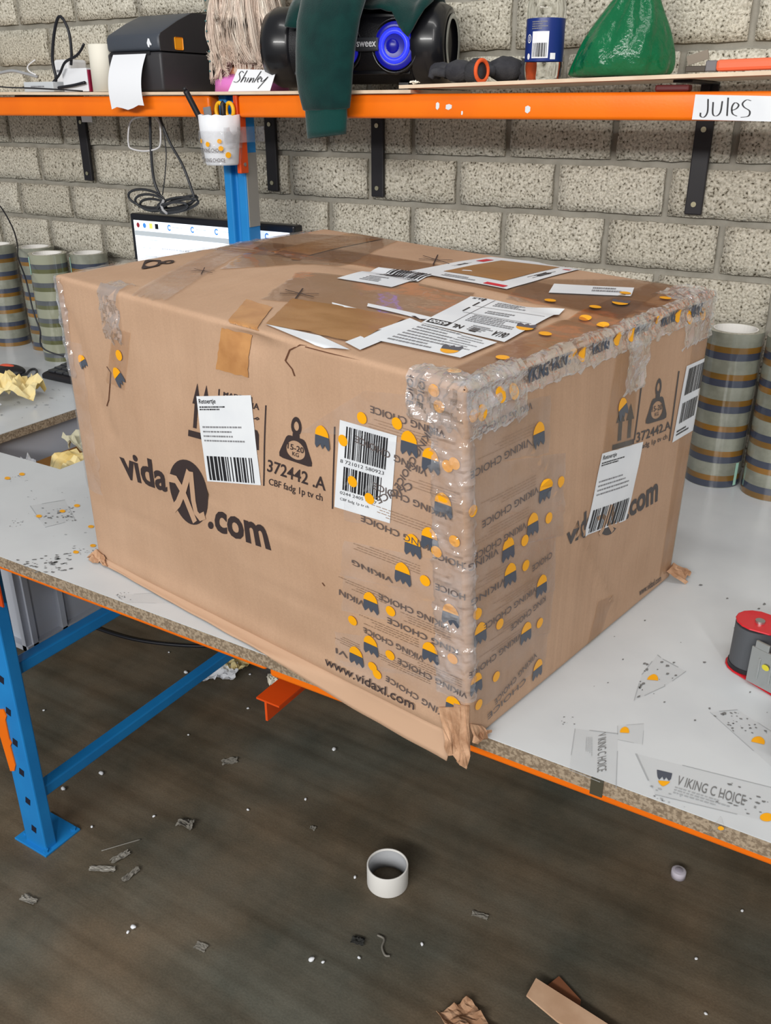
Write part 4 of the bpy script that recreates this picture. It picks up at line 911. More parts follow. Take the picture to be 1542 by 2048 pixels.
# adapters and small boxes at the far left
z = zs(.35)+.0005
a = thing('power_adapter', (.36, -.14, z), 'white power adapter block standing among black cables', 'adapter')
MB().box((.325, -.17, z), (.378, -.11, z+.073)).build('housing', M_WHITEPL, a, bevel=.006); MB().box((.335, -.172, z+.045), (.365, -.17, z+.05)).build('seam', M_FAINT, a)
a = tag(MB().box((.415, -.225, z), (.500, -.165, z+.050)).build('white_carton', M_PAPER, None, bevel=.002), 'small white carton beside the tall white roll', 'box')
a = tag(MB().box((.503, -.225, z), (.508, -.18, z+.046)).build('red_card', mat('dark red card', rgb(140, 22, 58), .5), None), 'dark red card wedged beside the white roll', 'card')
hb = thing('network_hub', (.35, -.22, z), 'flat pale grey box lying at the shelf edge', 'device')
MB().box((.300, -.248, z), (.405, -.19, z+.022)).build('housing', mat('pale grey plastic', rgb(200, 204, 208), .5), hb, bevel=.002)
mb = MB(); put(mb, Plane((.300, -.248, z), (.105, 0, 0), (0, 0, .022)), [np.array([0, 1.]), np.array([1., 1]), np.array([1., 0]), np.array([0, 0.])], place(fineprint(5, 1), .25, .35, .8, .6), .0004); o = mb.build('print', M_FAINT, hb); o['kind'] = 'stuff'
def cable(name, pts, r, m, label, cat='cable', group=None, n=6, k=8, parent=None):
    o = MB().tube(smooth_path(pts, k), r, n).build(name, m, parent, smooth=True)
    if label: tag(o, label, cat, group)
    return o
def ypts(L, Y): return [onY(x, y, Y if not isinstance(Y, list) else Y[i]) for i, (x, y) in enumerate(L)]
cable('black_cable', ypts([(170, 165), (140, 172), (100, 176), (112, 160), (105, 120), (108, 70), (116, 36), (126, 38), (138, 65), (143, 105), (142, 130)], -.232), .0035, M_CABLE, 'thick black cable looping up above the white carton')
cable('black_cable', ypts([(96, 176), (118, 150), (130, 125), (152, 112), (162, 100), (168, 88)], -.238), .0032, M_CABLE, 'black cable slanting across the white carton')
cable('grey_cable', ypts([(-30, 152), (0, 146), (25, 142), (50, 147), (75, 154)], -.13), .004, mat('grey cable', rgb(160, 162, 166), .5), 'pale grey cable at the far left end of the shelf')
cable('black_wire', ypts([(-20, 172), (20, 175), (60, 176), (100, 178), (165, 182)], -.252), .0016, M_CABLE, 'thin black wire along the front of the left shelf')
cable('white_cable', ypts([(70, 120), (56, 132), (58, 142), (72, 150)], -.172), .002, M_WHITEPL, 'thin white cable curling beside the power adapter')

# doll styling bust with long blond hair and a name card
DX, DY = .910, -.125; z = zs(DX)+.0005
dl = thing('doll_bust', (DX, DY, z), 'toy styling bust with long pale blond hair on a pink base', 'doll')
M_SKIN = mat('doll skin', rgb(232, 168, 128), .5); M_PINK = mat('pink plastic', rgb(226, 130, 205), .4); 
MB().lathe([(.0, z), (.095, z), (.092, z+.024), (.060, z+.036), (.0, z+.038)], (DX, DY, 0), 32, sx=1.0, sy=.62).build('base', M_PINK, dl, smooth=True)
head = MB().lathe([(.0, z+.030), (.062, z+.030), (.058, z+.046), (.028, z+.066), (.022, z+.095), (.026, z+.11)], (DX, DY, 0), 28, sx=1, sy=.62)
def hf(d): return 1+.10*max(0, -d.y)*max(0, 1-abs(d.x)*4)*max(0, 1-abs(d.z+.1)*4)-.06*max(0, -d.z)*abs(d.x)
head.ball((DX, DY, z+.172), .058, .064, .075, 24, 16, hf)
ho = head.build('head', M_SKIN, dl, smooth=True)
for sx in (-.022, .022): MB().ball((DX+sx, DY-.057, z+.180), .010, .006, .007, 12, 8).build('eye', M_SLATE, ho, smooth=True)
MB().ball((DX, DY-.058, z+.136), .014, .006, .005, 12, 8).build('mouth', M_PINK, ho, smooth=True)
hair = MB(); R_ = random.Random(4)
LK = []
for q in range(90):
    a = R_.uniform(-PI*1.05, PI*.05) if q % 3 else R_.uniform(0, 2*PI)
    LK.append((a, R_.uniform(.88, 1.10), R_.uniform(.0, .05) if R_.random() < .7 else R_.uniform(.02, .1), R_.uniform(.055, .088), R_.uniform(-.016, .016), R_.uniform(-.016, .016)))
for i in range(1620):
    a, rr, tip, sp, w1, w2 = LK[i % 90]; g_ = R_.gauss; a += g_(0, .055); rr += g_(0, .02); w1 += g_(0, .0025); w2 += g_(0, .0018); sp += g_(0, .002)
    ca, sa = math.cos(a), math.sin(a); zz = z+.012+max(0, tip+g_(0, .006))*.8
    if abs(a+PI/2-.15) < .5: zz = z+.060+R_.uniform(0, .04); sp *= .8
    fy = .70 if sa < 0 else .8
    pts = [(DX+ca*.008, DY+sa*.012, z+.250), (DX+ca*.045*rr, DY+sa*.052*rr, z+.232), (DX+ca*.066*rr, DY+sa*.074*rr, z+.175), (DX+ca*.066*rr+w1, DY+sa*.078*rr, z+.11), (DX+ca*sp+w2, DY+sa*.082*rr*fy+w1*.3, z+.055), (DX+ca*(sp+.006)+w1, DY+sa*.088*fy, zz)]
    hair.tube(smooth_path(pts, 4), R_.uniform(.0006, .0013), 3, taper=lambda t: 1.0-.45*t)
M_HAIR = mat('blond doll hair', rgb(226, 204, 188), .35, c2=rgb(246, 234, 220), nscale=60, stretch=(1, 1, .08), spec=.6)
hair.build('hair', M_HAIR, dl, smooth=True)['kind'] = 'stuff'
for k in range(8): MB().ball((DX-.040+.002*math.sin(k), DY-.088, z+.04+k*.019), .0022, n=8, k=6).build('sequin', mat('sequin', rgb(70, 110, 112), .2) if k == 0 else MATS['sequin'], dl, smooth=True)
# card leans against the bust
cardp = Plane((0, -.232, 0), (1, 0, 0), (0, 0, 1))
Qc = quad_uv(cardp, [(472, 130), (550, 138), (543, 172), (459, 167)]); zc = zs(.95)+.0008
cV = [(Qc[3][0], -.238, zc), (Qc[2][0], -.238, zc), (Qc[1][0], -.228, zc+.038), (Qc[0][0], -.228, zc+.042)]
cpl = Plane(cV[0], np.array(cV[1])-np.array(cV[0]), np.array(cV[3])-np.array(cV[0]))
mbc = MB(); mbc.add(cV, [(0, 1, 2, 3)]); co = mbc.build('name_card', M_PAPER, None); tag(co, 'white handwritten name card reading Shinley below the blond hair', 'card')
co.modifiers.new('thickness', 'SOLIDIFY').thickness = .0006
SH = [[(.20, .82), (.13, .90), (.10, .78), (.14, .66), (.17, .52), (.12, .40), (.04, .44)], [(.26, .92), (.22, .40), (.25, .58), (.30, .60), (.31, .40)], [(.37, .60), (.36, .40)], [(.43, .60), (.42, .38), (.46, .55), (.50, .56), (.50, .38)], [(.60, .88), (.54, .38)], [(.60, .50), (.66, .58), (.63, .64), (.60, .50), (.64, .38)], [(.69, .58), (.70, .42), (.76, .46), (.82, .62), (.70, .10)]]
SH = [[tuple(q) for q in smooth_path([np.array(p) for p in l], 4)] for l in SH]
ONE = [np.array([0, 1.]), np.array([1., 1]), np.array([1., 0]), np.array([0, 0.])]
stroke_obj('handwriting', cpl, ONE, SH, .020, M_BLACKINK, co, .0012)

# speaker
SX0, SX1, SY, SR = 1.012, 1.398, -.138, .0745; z = zs(1.2)+.0035
STH = .24; SZ = z+SR+.004
sp = thing('bluetooth_speaker', ((SX0+SX1)/2, SY, z-.003), 'black barrel-shaped speaker with glowing blue driver rings', 'speaker')
M_GLOSSB = mat('satin black', rgb(20, 20, 24), .3, coat=.2); M_MESH = mat('black speaker mesh', rgb(12, 12, 18), .5, bump=.4, bscale=500)
M_LED = mat('blue ring light', rgb(20, 20, 120), .3, emit=(0.02, 0.03, 1, 1), estr=2.2); M_LED2 = mat('blue cone glow', rgb(10, 10, 70), .3, emit=(0.006, 0.008, .45, 1), estr=.55)
o = MB().lathe([(.0, SX0+.03), (SR*.93, SX0+.03), (SR*.93, SX1-.03), (.0, SX1-.03)], (0, SY, SZ), 48, axis=0).build('barrel', M_MESH, sp, smooth=False); shade_auto(o)
for (x, s) in ((SX0, 1), (SX1, -1)):
    o = MB().lathe([(.0, x+s*.012), (SR*.55, x+s*.010), (SR*.70, x), (SR*.88, x+s*.004), (SR, x+s*.022), (SR*1.0, x+s*.062), (SR*.93, x+s*.068)], (0, SY, SZ), 48, axis=0).build('end_cap', M_GLOSSB, sp, smooth=True)
    MB().lathe([(SR*.60, x-s*.001), (SR*.66, x-s*.004), (SR*.72, x-s*.001)], (0, SY, SZ), 36, axis=0).build('cap_ring', M_STEEL, o, smooth=True)
for s in (-1, 1): MB().box((SX0+.07, SY-SR*.70, SZ+s*SR*.66-.004), (SX1-.07, SY-SR*.60, SZ+s*SR*.66+.004)).build('trim_bar', M_GLOSSB, sp, bevel=.002)
for X in (1.301, 1.186):
    dr = MB().lathe([(.0, SY-SR*.93), (.030, SY-SR*.93), (.036, SY-SR*.97), (.042, SY-SR*.90)], (X, 0, SZ-.004), 36, axis=1).build('driver', M_LED2, sp, smooth=True)
    MB().lathe([(.021, SY-SR*.965), (.025, SY-SR*.995), (.031, SY-SR*.965)], (X, 0, SZ-.004), 36, axis=1, close=True).build('light_ring', M_LED, dr, smooth=True)
    MB().ball((X-.004, SY-SR*.94, SZ-.004), .013, .006, .013, 16, 8).build('dust_cap', M_LED2, dr, smooth=True)
    MB().lathe([(.044, SY-SR*.80), (.046, SY-SR*.96), (.050, SY-SR*.80)], (X, 0, SZ-.004), 36, axis=1, close=True).build('surround', M_GLOSSB, dr, smooth=True)
bp_ = MB().box((1.222, SY-SR*1.04, SZ-.013), (1.270, SY-SR*.9, SZ+.011)).build('badge', mat('badge grey', rgb(58, 60, 64), .35), sp, bevel=.003)
BAD = Plane((1.222, SY-SR*1.04, SZ-.013), (.048, 0, 0), (0, 0, .024)); mb = MB(); put(mb, BAD, ONE, place(text2d('sweex', .012), .10, .32, .92, .70), .0006); mb.build('badge_text', M_PAPER, bp_)

MB().box((SX0+.08, SY-.03, z-.003), (SX0+.10, SY+.03, SZ-SR*.9)).build('foot', M_GLOSSB, sp); MB().box((SX1-.10, SY-.03, z-.003), (SX1-.08, SY+.03, SZ-SR*.9)).build('foot', M_GLOSSB, sp)
sp.rotation_euler = (0, 0, STH)
# green sweatshirt draped over the speaker, one sleeve hanging down
sw = thing('sweatshirt', (1.22, -.25, zs(1.2)), 'dark green sweatshirt draped over the speaker, one sleeve hanging', 'clothing')
M_GREEN = mat('dark green jersey', rgb(10, 52, 49), .9, c2=rgb(7, 42, 41), nscale=30, bump=.3, bscale=500, sheen=.3, spec=.1)
M_GREENC = mat('green rib cuff', rgb(13, 60, 56), .9, bump=.3, bscale=300, sheen=.3, spec=.1)
def loft(secs, n=24, jit=.0):
    V = []
    for q, (x0, x1, zc_, yc, dy, tilt) in enumerate(secs):
        for i in range(n):
            a = 2*PI*i/n; cx = (x0+x1)/2; hx = (x1-x0)/2; c, s = math.cos(a), math.sin(a)
            k = 1+jit*nz(c*1.5, s*1.5, q*.55)
            V.append((cx+hx*c*k, yc+dy*s*(1+jit*3*nz(c*2+4, s*2, q*.4)), zc_+tilt*c))
    m_ = len(secs); return V, [(j*n+i, j*n+(i+1) % n, (j+1)*n+(i+1) % n, (j+1)*n+i) for j in range(m_-1) for i in range(n)]
ss = [(1.20, 1.24, 1.635, -.115, .004, 0), (1.165, 1.275, 1.645, -.135, .022, 0), (1.150, 1.288, 1.648, -.175, .034, 0), (1.146, 1.290, 1.640, -.215, .034, 0), (1.148, 1.292, 1.625, -.245, .030, 0), (1.151, 1.291, 1.58, -.270, .024, 0), (1.152, 1.288, 1.53, -.281, .021, 0), (1.156, 1.285, 1.49, -.288, .020, 0), (1.160, 1.283, 1.46, -.289, .020, .001), (1.166, 1.281, 1.44, -.289, .019, .002), (1.170, 1.280, 1.428, -.289, .018, .002), (1.176, 1.272, 1.4255, -.289, .015, .002)]
V, Fc = loft(ss, 28, .05); mesh('sleeve', V, Fc, M_GREEN, sw, smooth=True)
cs = [(1.176, 1.273, 1.4275, -.289, .0155, .002), (1.177, 1.273, 1.41, -.289, .016, .003), (1.178, 1.271, 1.392, -.289, .017, .004), (1.179, 1.269, 1.379, -.289, .018, .005), (1.183, 1.265, 1.380, -.289, .015, .005), (1.184, 1.264, 1.40, -.289, .012, .005)]
V, Fc = loft(cs, 28, .03); mesh('cuff', V, Fc, M_GREENC, sw, smooth=True)
bdy = []; nu, nv = 30, 26
for j in range(nv+1):
    for i in range(nu+1):
        x = 1.10+.290*i/nu; t = j/nv
        end = .80+.12*math.sin(x*40)+.75*max(0, 1-abs((x-1.352)/.034))**.6+.3*max(0, (1.24-x)/.1)
        ang = -2.0+(2.0+end)*t
        r = SR+.013+.007*nz(x*22, t*5, 1)+.005*nz(x*60, t*9, 4)+.004*math.sin(x*70+t*6)
        dx, dy = x-.018-(SX0+SX1)/2, -r*math.sin(ang); bdy.append(((SX0+SX1)/2+dx*math.cos(STH)-dy*math.sin(STH), SY+dx*math.sin(STH)+dy*math.cos(STH), SZ+r*math.cos(ang)))
o = mesh('body_fabric', bdy, [(j*(nu+1)+i, j*(nu+1)+i+1, (j+1)*(nu+1)+i+1, (j+1)*(nu+1)+i) for j in range(nv) for i in range(nu)], M_GREEN, sw, smooth=True)
o.modifiers.new('thickness', 'SOLIDIFY').thickness = .004

# work gloves
M_GLV = mat('grey knit glove', rgb(62, 62, 66), .9, c2=rgb(44, 44, 50), nscale=40, bump=.6, bscale=300); M_GLO = mat('orange glove lining', rgb(226, 92, 40), .8, bump=.3, bscale=300)
def glove(c, rot, label, s=1.0, zt=0.0):
    g = thing('work_glove', c, label, 'glove', 'work gloves on the shelf'); R3 = Matrix.Rotation(rot, 3, 'Z')
    def L(p): v = R3 @ Vector((p[0]*s, p[1]*s, p[2]*s)); return (c[0]+v.x, c[1]+v.y, c[2]+v.z)
    m_ = MB()
    for (p0, p1, p2, r) in (((.02, -.022, .02), (.055, -.028, .026), (.062, -.030, .0118), .0105), ((.025, -.007, .024), (.062, -.008, .034), (.074, -.010, .012), .0105), ((.025, .009, .024), (.060, .012, .032), (.070, .014, .012), .0105), ((.02, .024, .02), (.048, .030, .022), (.056, .034, .0112), .009), ((-.015, -.03, .015), (.008, -.048, .024), (.026, -.046, .0125), .0105)):
        m_.tube([L(p) for p in smooth_path([np.array(q) for q in (p0, p1, p2)], 5)], r*s, 10, taper=lambda t: 1-.25*t*t)
    m_.ball(L((.0, 0, .0235)), .036*s, .034*s, .0225*s, 18, 10, lambda d: 1+.12*nz(d.x*3, d.y*3, d.z*3+rot)); m_.build('hand', M_GLV, g, smooth=True)
    MB().tube([L(p) for p in ((-.026, 0, .022), (-.044, 0, .020), (-.058, 0, .021))], .021*s, 18, taper=lambda t: 1-.15*math.sin(PI*t)).build('knit_wrist', M_GLV, g, smooth=True)
    MB().lathe([(.0185*s, -.003), (.0235*s, -.003), (.0235*s, .004), (.0185*s, .004)], (0, 0, 0), 18, axis=0, close=True)
    cu_ = MB(); ring = [L((-.058, .0215*math.cos(2*PI*k/20), .0235+.0205*math.sin(2*PI*k/20))) for k in range(20)]; cu_.tube(ring, .0042*s, 8, closed=True); cu_.build('orange_cuff', M_GLO, g, smooth=True)
    return g
glove((1.522, -.115, zs(1.52)+.001), PI+.35, 'grey work glove with orange cuff lying nearest the bottle')
glove((1.470, -.205, zs(1.462)+.001), PI-.2, 'grey work glove lying against the speaker end', .85)

# soda bottle
BX, BY = 1.612, -.155; z = zs(BX+.03)+.0005
bt = thing('soda_bottle', (BX, BY, z), 'clear plastic soda bottle with a blue label, standing left of the bag', 'bottle')
M_PET = mat('clear PET', (0.96, .98, .98, 1), .04, trans=1.0, ior=1.18, spec=.5)
prof = [(.006, .006), (.022, .002), (.030, .0), (.033, .008), (.034, .025), (.0335, .03), (.0335, .10), (.0345, .106), (.034, .118), (.030, .138), (.022, .158), (.0155, .172), (.0135, .185), (.0135, .20)]
MB().lathe([(r, z+h) for r, h in prof], (BX, BY, 0), 36).build('bottle_body', M_PET, bt, smooth=True)
MB().lathe([(.0341, z+.031), (.0343, z+.033), (.0343, z+.097), (.0341, z+.099)], (BX, BY, 0), 36).build('blue_label', mat('blue label print', rgb(26, 48, 118), .35), bt, smooth=True)
class Cyl:
    def __init__(s, c, r, a0): s.c = c; s.r = r; s.a0 = a0
    def at(s, u, v, off=0): a = s.a0+u/s.r; return np.array([s.c[0]+(s.r+off)*math.cos(a), s.c[1]+(s.r+off)*math.sin(a), s.c[2]+v])
CY_ = Cyl((BX, BY, z), .0343, -1.45)
def cq(u0, v0, u1, v1): return [np.array([u0, v1]), np.array([u1, v1]), np.array([u1, v0]), np.array([u0, v0])]
mb = MB(); put(mb, CY_, cq(-.014, .036, .016, .078), rects([(0, 0, .34, 1), (.33, 0, .67, 1), (.66, 0, 1, 1)]), .0004); wp = mb.build('white_panel', M_PAPER, bt)
mb = MB(); put(mb, CY_, cq(-.012, .038, .013, .060), barcode(31, 30), .0008); mb.build('barcode', M_BLACKINK, wp)['kind'] = 'stuff'
mb = MB(); put(mb, CY_, cq(-.025, .034, -.018, .044), ellipse(14), .0004); mb.build('label_mark', M_PAPER, bt)
mb = MB(); put(mb, CY_, cq(-.026, .060, -.017, .074), combine(strokes([[(.5+.45*math.cos(k*PI/8), .5+.45*math.sin(k*PI/8)) for k in range(17)]], .12), rects([(.42, .25, .58, .75)])), .0004); mb.build('label_mark', M_PAPER, bt)
mb = MB(); put(mb, CY_, cq(.020, .034, .030, .044), rects([(0, 0, 1, 1)]), .0004); mb.build('label_mark', M_PAPER, bt)
mb = MB(); put(mb, CY_, cq(-.016, .080, .018, .094), fineprint(33, 4), .0004); mb.build('label_text', M_FAINT, bt)['kind'] = 'stuff'
MB().lathe([(.0, z+.214), (.0145, z+.214), (.0152, z+.212), (.0152, z+.199), (.0138, z+.198)], (BX, BY, 0), 24).build('cap', mat('blue cap', rgb(30, 60, 150), .4), bt, smooth=True)

# green plastic bag, tied at the neck
GX, GY = 1.742, -.13; z = zs(GX+.09)+.001
bagV = []; n = 64
lev = [(0.0, .94, .060), (.004, 1.0, .066), (.02, 1.0, .070), (.040, .93, .068), (.055, .86, .064), (.075, .75, .056), (.095, .60, .046), (.115, .46, .038), (.135, .32, .028), (.150, .20, .020), (.160, .15, .015), (.168, .20, .020), (.180, .30, .028), (.190, .34, .030)]
for (h, w, d) in lev:
    for i in range(n):
        a = 2*PI*i/n; c, s = math.cos(a), math.sin(a); fold = .07*math.sin(a*9+h*18)*(min(1, h*9)) + .10*nz(c*2.4, s*2.4, h*14)+.06*nz(c*6, s*6, h*22)
        bagV.append((GX+.030*min(1, h/.15)+.091*w*c*(1+fold), GY+d*s*(1+fold), z+h+(.006*nz(c*3, s*3, h*9) if h > .01 else 0)))
bagF = [(j*n+i, j*n+(i+1) % n, (j+1)*n+(i+1) % n, (j+1)*n+i) for j in range(len(lev)-1) for i in range(n)]+[tuple(range(n))[::-1]]
M_BAG = mat('glossy green plastic', rgb(8, 104, 62), .22, c2=rgb(6, 92, 54), nscale=12, bump=.7, bscale=28, bdist=.012, spec=.6)
bg_ = thing('plastic_bag', (GX, GY, z), 'knotted glossy green plastic bag on the right shelf', 'bag')
bo = mesh('bag_body', bagV, bagF, M_BAG, bg_, smooth=True); sbv = bo.modifiers.new('sub', 'SUBSURF'); sbv.levels = 1; sbv.render_levels = 1
MB().tube([(GX+.030+.017*math.cos(2*PI*k/18), GY+.017*math.sin(2*PI*k/18), z+.159+.003*math.sin(k)) for k in range(18)], .003, 8, closed=True).build('tie', mat('yellow tie', rgb(210, 190, 60), .5), bg_, smooth=True)

# utility knife at the right end
z = zs(1.98)+.003
kn = thing('utility_knife', (2.0, -.17, z), 'orange-handled utility knife lying at the right shelf end', 'knife')
MB().box((1.925, -.195, z), (2.09, -.165, z+.017), Matrix.Rotation(-.02, 3, 'Y'), (1.925, -.18, z)).build('handle', mat('orange handle', rgb(232, 104, 66), .45), kn, bevel=.005)
MB().box((1.908, -.192, z), (1.926, -.168, z+.0165)).build('ferrule', mat('grey ferrule', rgb(104, 102, 106), .4), kn, bevel=.002)
MB().box((1.876, -.190, z), (1.908, -.170, z+.009)).build('blade_holder', mat('dark brown steel', rgb(66, 58, 50), .4, .3), kn, bevel=.001)
MB().box((1.878, -.184, z+.010), (1.912, -.181, z+.024), Matrix.Rotation(-.28, 3, 'Y'), (1.878, -.18, z+.010)).build('blade', mat('worn blade', rgb(112, 102, 90), .35, .4), kn)
z = SB1+.0003
tag(MB().box((1.845, -.245, z), (1.90, -.222, z+.010)).build('red_strap', mat('dark red strap', rgb(92, 26, 26), .5), None, bevel=.003), 'dark red strap end lying on the beam under the right shelf', 'strap')
# splintered bits at the shelf joint
crumple('paper_scrap', (1.40, -.252, zs(1.40)+.0003), .008, .006, .004, M_CREAM, 2.2, 'tiny cream splinter scrap at the joint of the shelves', 'scrap')
# ================================================================== below the shelf: cup, cables, monitor
cupc = np.array([.935, -.268, 0]); cz0, cz1 = 1.318, 1.416
cup = thing('pen_cup', (cupc[0], cupc[1], cz0), 'white paper cup taped with clear film to the blue post', 'cup')
n = 36; V = []
for (r, zz) in ((.0, cz0), (.034, cz0), (.0355, cz0+.004), (.043, cz1-.03), (.0445, cz1), (.0425, cz1), (.041, cz1-.03), (.033, cz0+.008), (.0, cz0+.008)):
    for i in range(n):
        a = 2*PI*i/n; rr = r*(1+.03*nz(math.cos(a)*2, math.sin(a)*2, zz*20)) if r else 0; zr_ = zz+(.004*nz(math.cos(a)*4, math.sin(a)*4, 1) if zz == cz1 else 0)
        V.append((cupc[0]+rr*math.cos(a), cupc[1]+rr*math.sin(a), zr_))
mesh('cup_wall', V, [(j*n+i, j*n+(i+1) % n, (j+1)*n+(i+1) % n, (j+1)*n+i) for j in range(8) for i in range(n)], M_PAPER, cup, smooth=True)
CUPS = Cyl((cupc[0], cupc[1], 0), .0435, -1.30)
for k, (z0, z1, mm) in enumerate(((1.352, 1.386, M_CRUMPLE), (1.320, 1.356, M_FILM))):
    mb = MB(); V = []
    for j in range(7):
        for i in range(41):
            a = 2*PI*i/40; rr = .0385+.0060*((z0+(z1-z0)*j/6)-cz0)/(.098)*1.3+.0022+.0030*abs(nz(i*.6, j*.9, k)); V.append((cupc[0]+rr*math.cos(a), cupc[1]+rr*math.sin(a), z0+(z1-z0)*j/6))
    mesh('film_wrap', V, [(j*41+i, j*41+i+1, (j+1)*41+i+1, (j+1)*41+i) for j in range(6) for i in range(40)], mm, cup)
# strap of film from the cup around the post
strapv = []
for j in range(5):
    zz = 1.362+.030*j/4-.0
    for (x, y) in ((.972, -.300), (.9785, -.262), (.9795, -.235), (.9795, -.20), (.9795, -.176), (.93, -.1755), (.890, -.176), (.8905, -.225), (.893, -.262)): strapv.append((x, y, zz+.001*math.sin(j*5+x*90)))
mesh('film_strap', strapv, [(j*9+i, j*9+i+1, (j+1)*9+i+1, (j+1)*9+i) for j in range(4) for i in range(8)], M_CRUMPLE, cup)
for (u, v, s) in ((-.010, 1.360, .010), (.016, 1.366, .009), (.018, 1.352, .010), (.032, 1.339, .012), (-.030, 1.366, .009)):
    mb = MB(); put(mb, CUPS, cq(u-s/2, v-s/2, u+s/2, v+s/2), ellipse(14), .0022); mb.build('tape_dot', M_YEL, cup)
for (u, v, w) in ((-.002, 1.348, .05), (.0, 1.329, .05)):
    mb = MB(); put(mb, CUPS, cq(u-w/2, v-.004, u+w/2, v+.004), text2d('VIKING CHOICE', .01), .0018); mb.build('tape_lettering', M_TAPETXT, cup)
# marker and scissors in the cup
mk = thing('marker_pen', (cupc[0]-.03, cupc[1], cz0+.02), 'black marker pen leaning out of the white cup', 'pen')
A_, B_ = np.array([.925, -.262, cz0+.012]), np.array([.876, -.300, 1.462]); d_ = B_-A_
MB().tube([A_, A_+d_*.5, B_-d_*.03, B_], .0062, 10).build('barrel', M_BLACKM, mk, smooth=True)
MB().tube([B_, B_+d_*.05], .0048, 10).build('end_plug', M_BLACK, mk, smooth=True)
sc = thing('scissors', (cupc[0]+.01, cupc[1], cz0+.02), 'yellow and black handled scissors in the white cup', 'scissors')
M_YH = mat('yellow handle', rgb(240, 176, 24), .4)
for sx, cx_ in ((-1, .935), (1, .957)):
    MB().tube([(cx_+.010*math.cos(2*PI*k/20), -.262+sx*.003, 1.424+.015*math.sin(2*PI*k/20)) for k in range(20)], .0042, 8, closed=True).build('handle_loop', M_YH, sc, smooth=True)
    MB().tube([(cx_-sx*.006, -.262+sx*.002, 1.415), (.946, -.262, 1.39), (.946+sx*.006, -.262, cz0+.012)], .003, 6).build('blade', M_STEEL, sc, smooth=True)
MB().tube([(.945, -.264, 1.395), (.944, -.266, 1.42), (.9455, -.266, 1.437), (.948, -.264, 1.44)], .006, 8).build('handle_grip', M_BLACKM, sc, smooth=True)
MB().box((.905, -.270, cz0+.01), (.925, -.268, 1.432), Matrix.Rotation(-.12, 3, 'Y'), (.915, -.269, 1.33)).build('plastic_sliver', M_FAINT, cup)

# cables hanging on the wall and the coil above the monitor
cable('white_cable', ypts([(312, 236), (320, 250), (321, 285), (314, 297), (290, 302), (265, 298), (257, 288), (258, 255), (266, 238), (290, 232)], -.15), .0022, M_WHITEPL, 'white cable loop hanging under the left shelf beam')
cable('black_cable', ypts([(300, 232), (302, 300), (308, 360), (322, 395), (330, 415)], -.15), .0034, M_GREYCAB, 'straight black cable hanging from shelf to the coil')
cable('black_cable', ypts([(318, 232), (340, 285), (365, 330), (382, 375), (388, 400), (372, 410)], -.155), .0032, M_GREYCAB, 'slanting black cable hanging from shelf to the coil')
cable('black_wire', ypts([(322, 232), (332, 300), (330, 350), (325, 390)], -.145), .0014, M_GREYCAB, 'thin black wire hanging between the two cables')
coil = thing('cable_coil', onY(325, 420, -.15), 'tied coil of black cable resting on top of the monitor', 'cable')
def coilp(cx, cy, rx, ry, tilt, Y, k=22, sq=0): return [onY(cx+rx*math.cos(2*PI*i/k)*math.cos(tilt)-ry*math.sin(2*PI*i/k)*math.sin(tilt), cy+rx*math.cos(2*PI*i/k)*math.sin(tilt)+ry*math.sin(2*PI*i/k)*math.cos(tilt), Y+.006*math.sin(2*PI*i/k)) for i in range(k)]
for (cx, cy, rx, ry, t, Y) in ((293, 397, 37, 17, .22, -.150), (300, 404, 30, 15, .15, -.156), (306, 410, 26, 12, .1, -.144), (350, 408, 36, 12, -.20, -.152), (358, 412, 40, 11, -.25, -.158), (362, 404, 34, 8, -.3, -.146), (345, 414, 30, 9, -.1, -.162)): MB().tube(coilp(cx, cy, rx, ry, t, Y), .0032, 6, closed=True).build('loop', M_GREYCAB, coil, smooth=True)
MB().tube(ypts([(328, 400), (322, 410), (326, 420), (334, 427)], -.166), .0035, 6).build('tie', mat('pale tie', rgb(170, 170, 172), .5), coil, smooth=True)

# monitor behind the carton
MY = -.13; MTL, MTR = onY(258, 422, MY), onY(588, 453, MY); mx0, mx1, mz1 = MTL[0], MTR[0], (MTL[2]+MTR[2])/2-.002; mz0 = mz1-.335
mo = thing('computer_monitor', ((mx0+mx1)/2, MY+.02, ZT), 'black computer monitor with a bright browser window behind the carton', 'monitor')
M_BEZ = mat('black bezel', rgb(24, 25, 32), .3)
o = MB().box((mx0, MY, mz0), (mx1, MY+.035, mz1)).build('housing', M_BEZ, mo, bevel=.005)
M_SCR = mat('lit screen', rgb(235, 240, 250), .25, emit=(.84, .91, 1, 1), estr=.78)
M_SCG = mat('lit grey bar', rgb(160, 166, 172), .3, emit=(.36, .40, .42, 1), estr=.75)
M_SCT = mat('lit pale text', rgb(170, 176, 186), .3, emit=(.52, .56, .64, 1), estr=.8)
M_SCB = mat('lit blue icon', rgb(40, 110, 190), .3, emit=(.06, .22, .55, 1), estr=.9)
sx0, sx1, sz1, sz0 = mx0+.013, mx1-.013, mz1-.016, mz0+.02
scr_ = MB().box((sx0, MY-.0008, sz0), (sx1, MY+.001, sz1)).build('screen', M_SCR, mo)
SC = Plane((sx0, MY-.0008, sz0), (sx1-sx0, 0, 0), (0, 0, sz1-sz0))
def sput(shape, m_, q, off=.0006, stuff=False):
    mb = MB(); put(mb, SC, [np.array(p, float) for p in ((q[0], q[3]), (q[2], q[3]), (q[2], q[1]), (q[0], q[1]))], shape, off); o = mb.build('screen_graphic', m_, scr_)
    if stuff: o['kind'] = 'stuff'
R1 = rects([(0, 0, 1, 1)])
sput(R1, M_SCG, (0, .875, 1, .915))
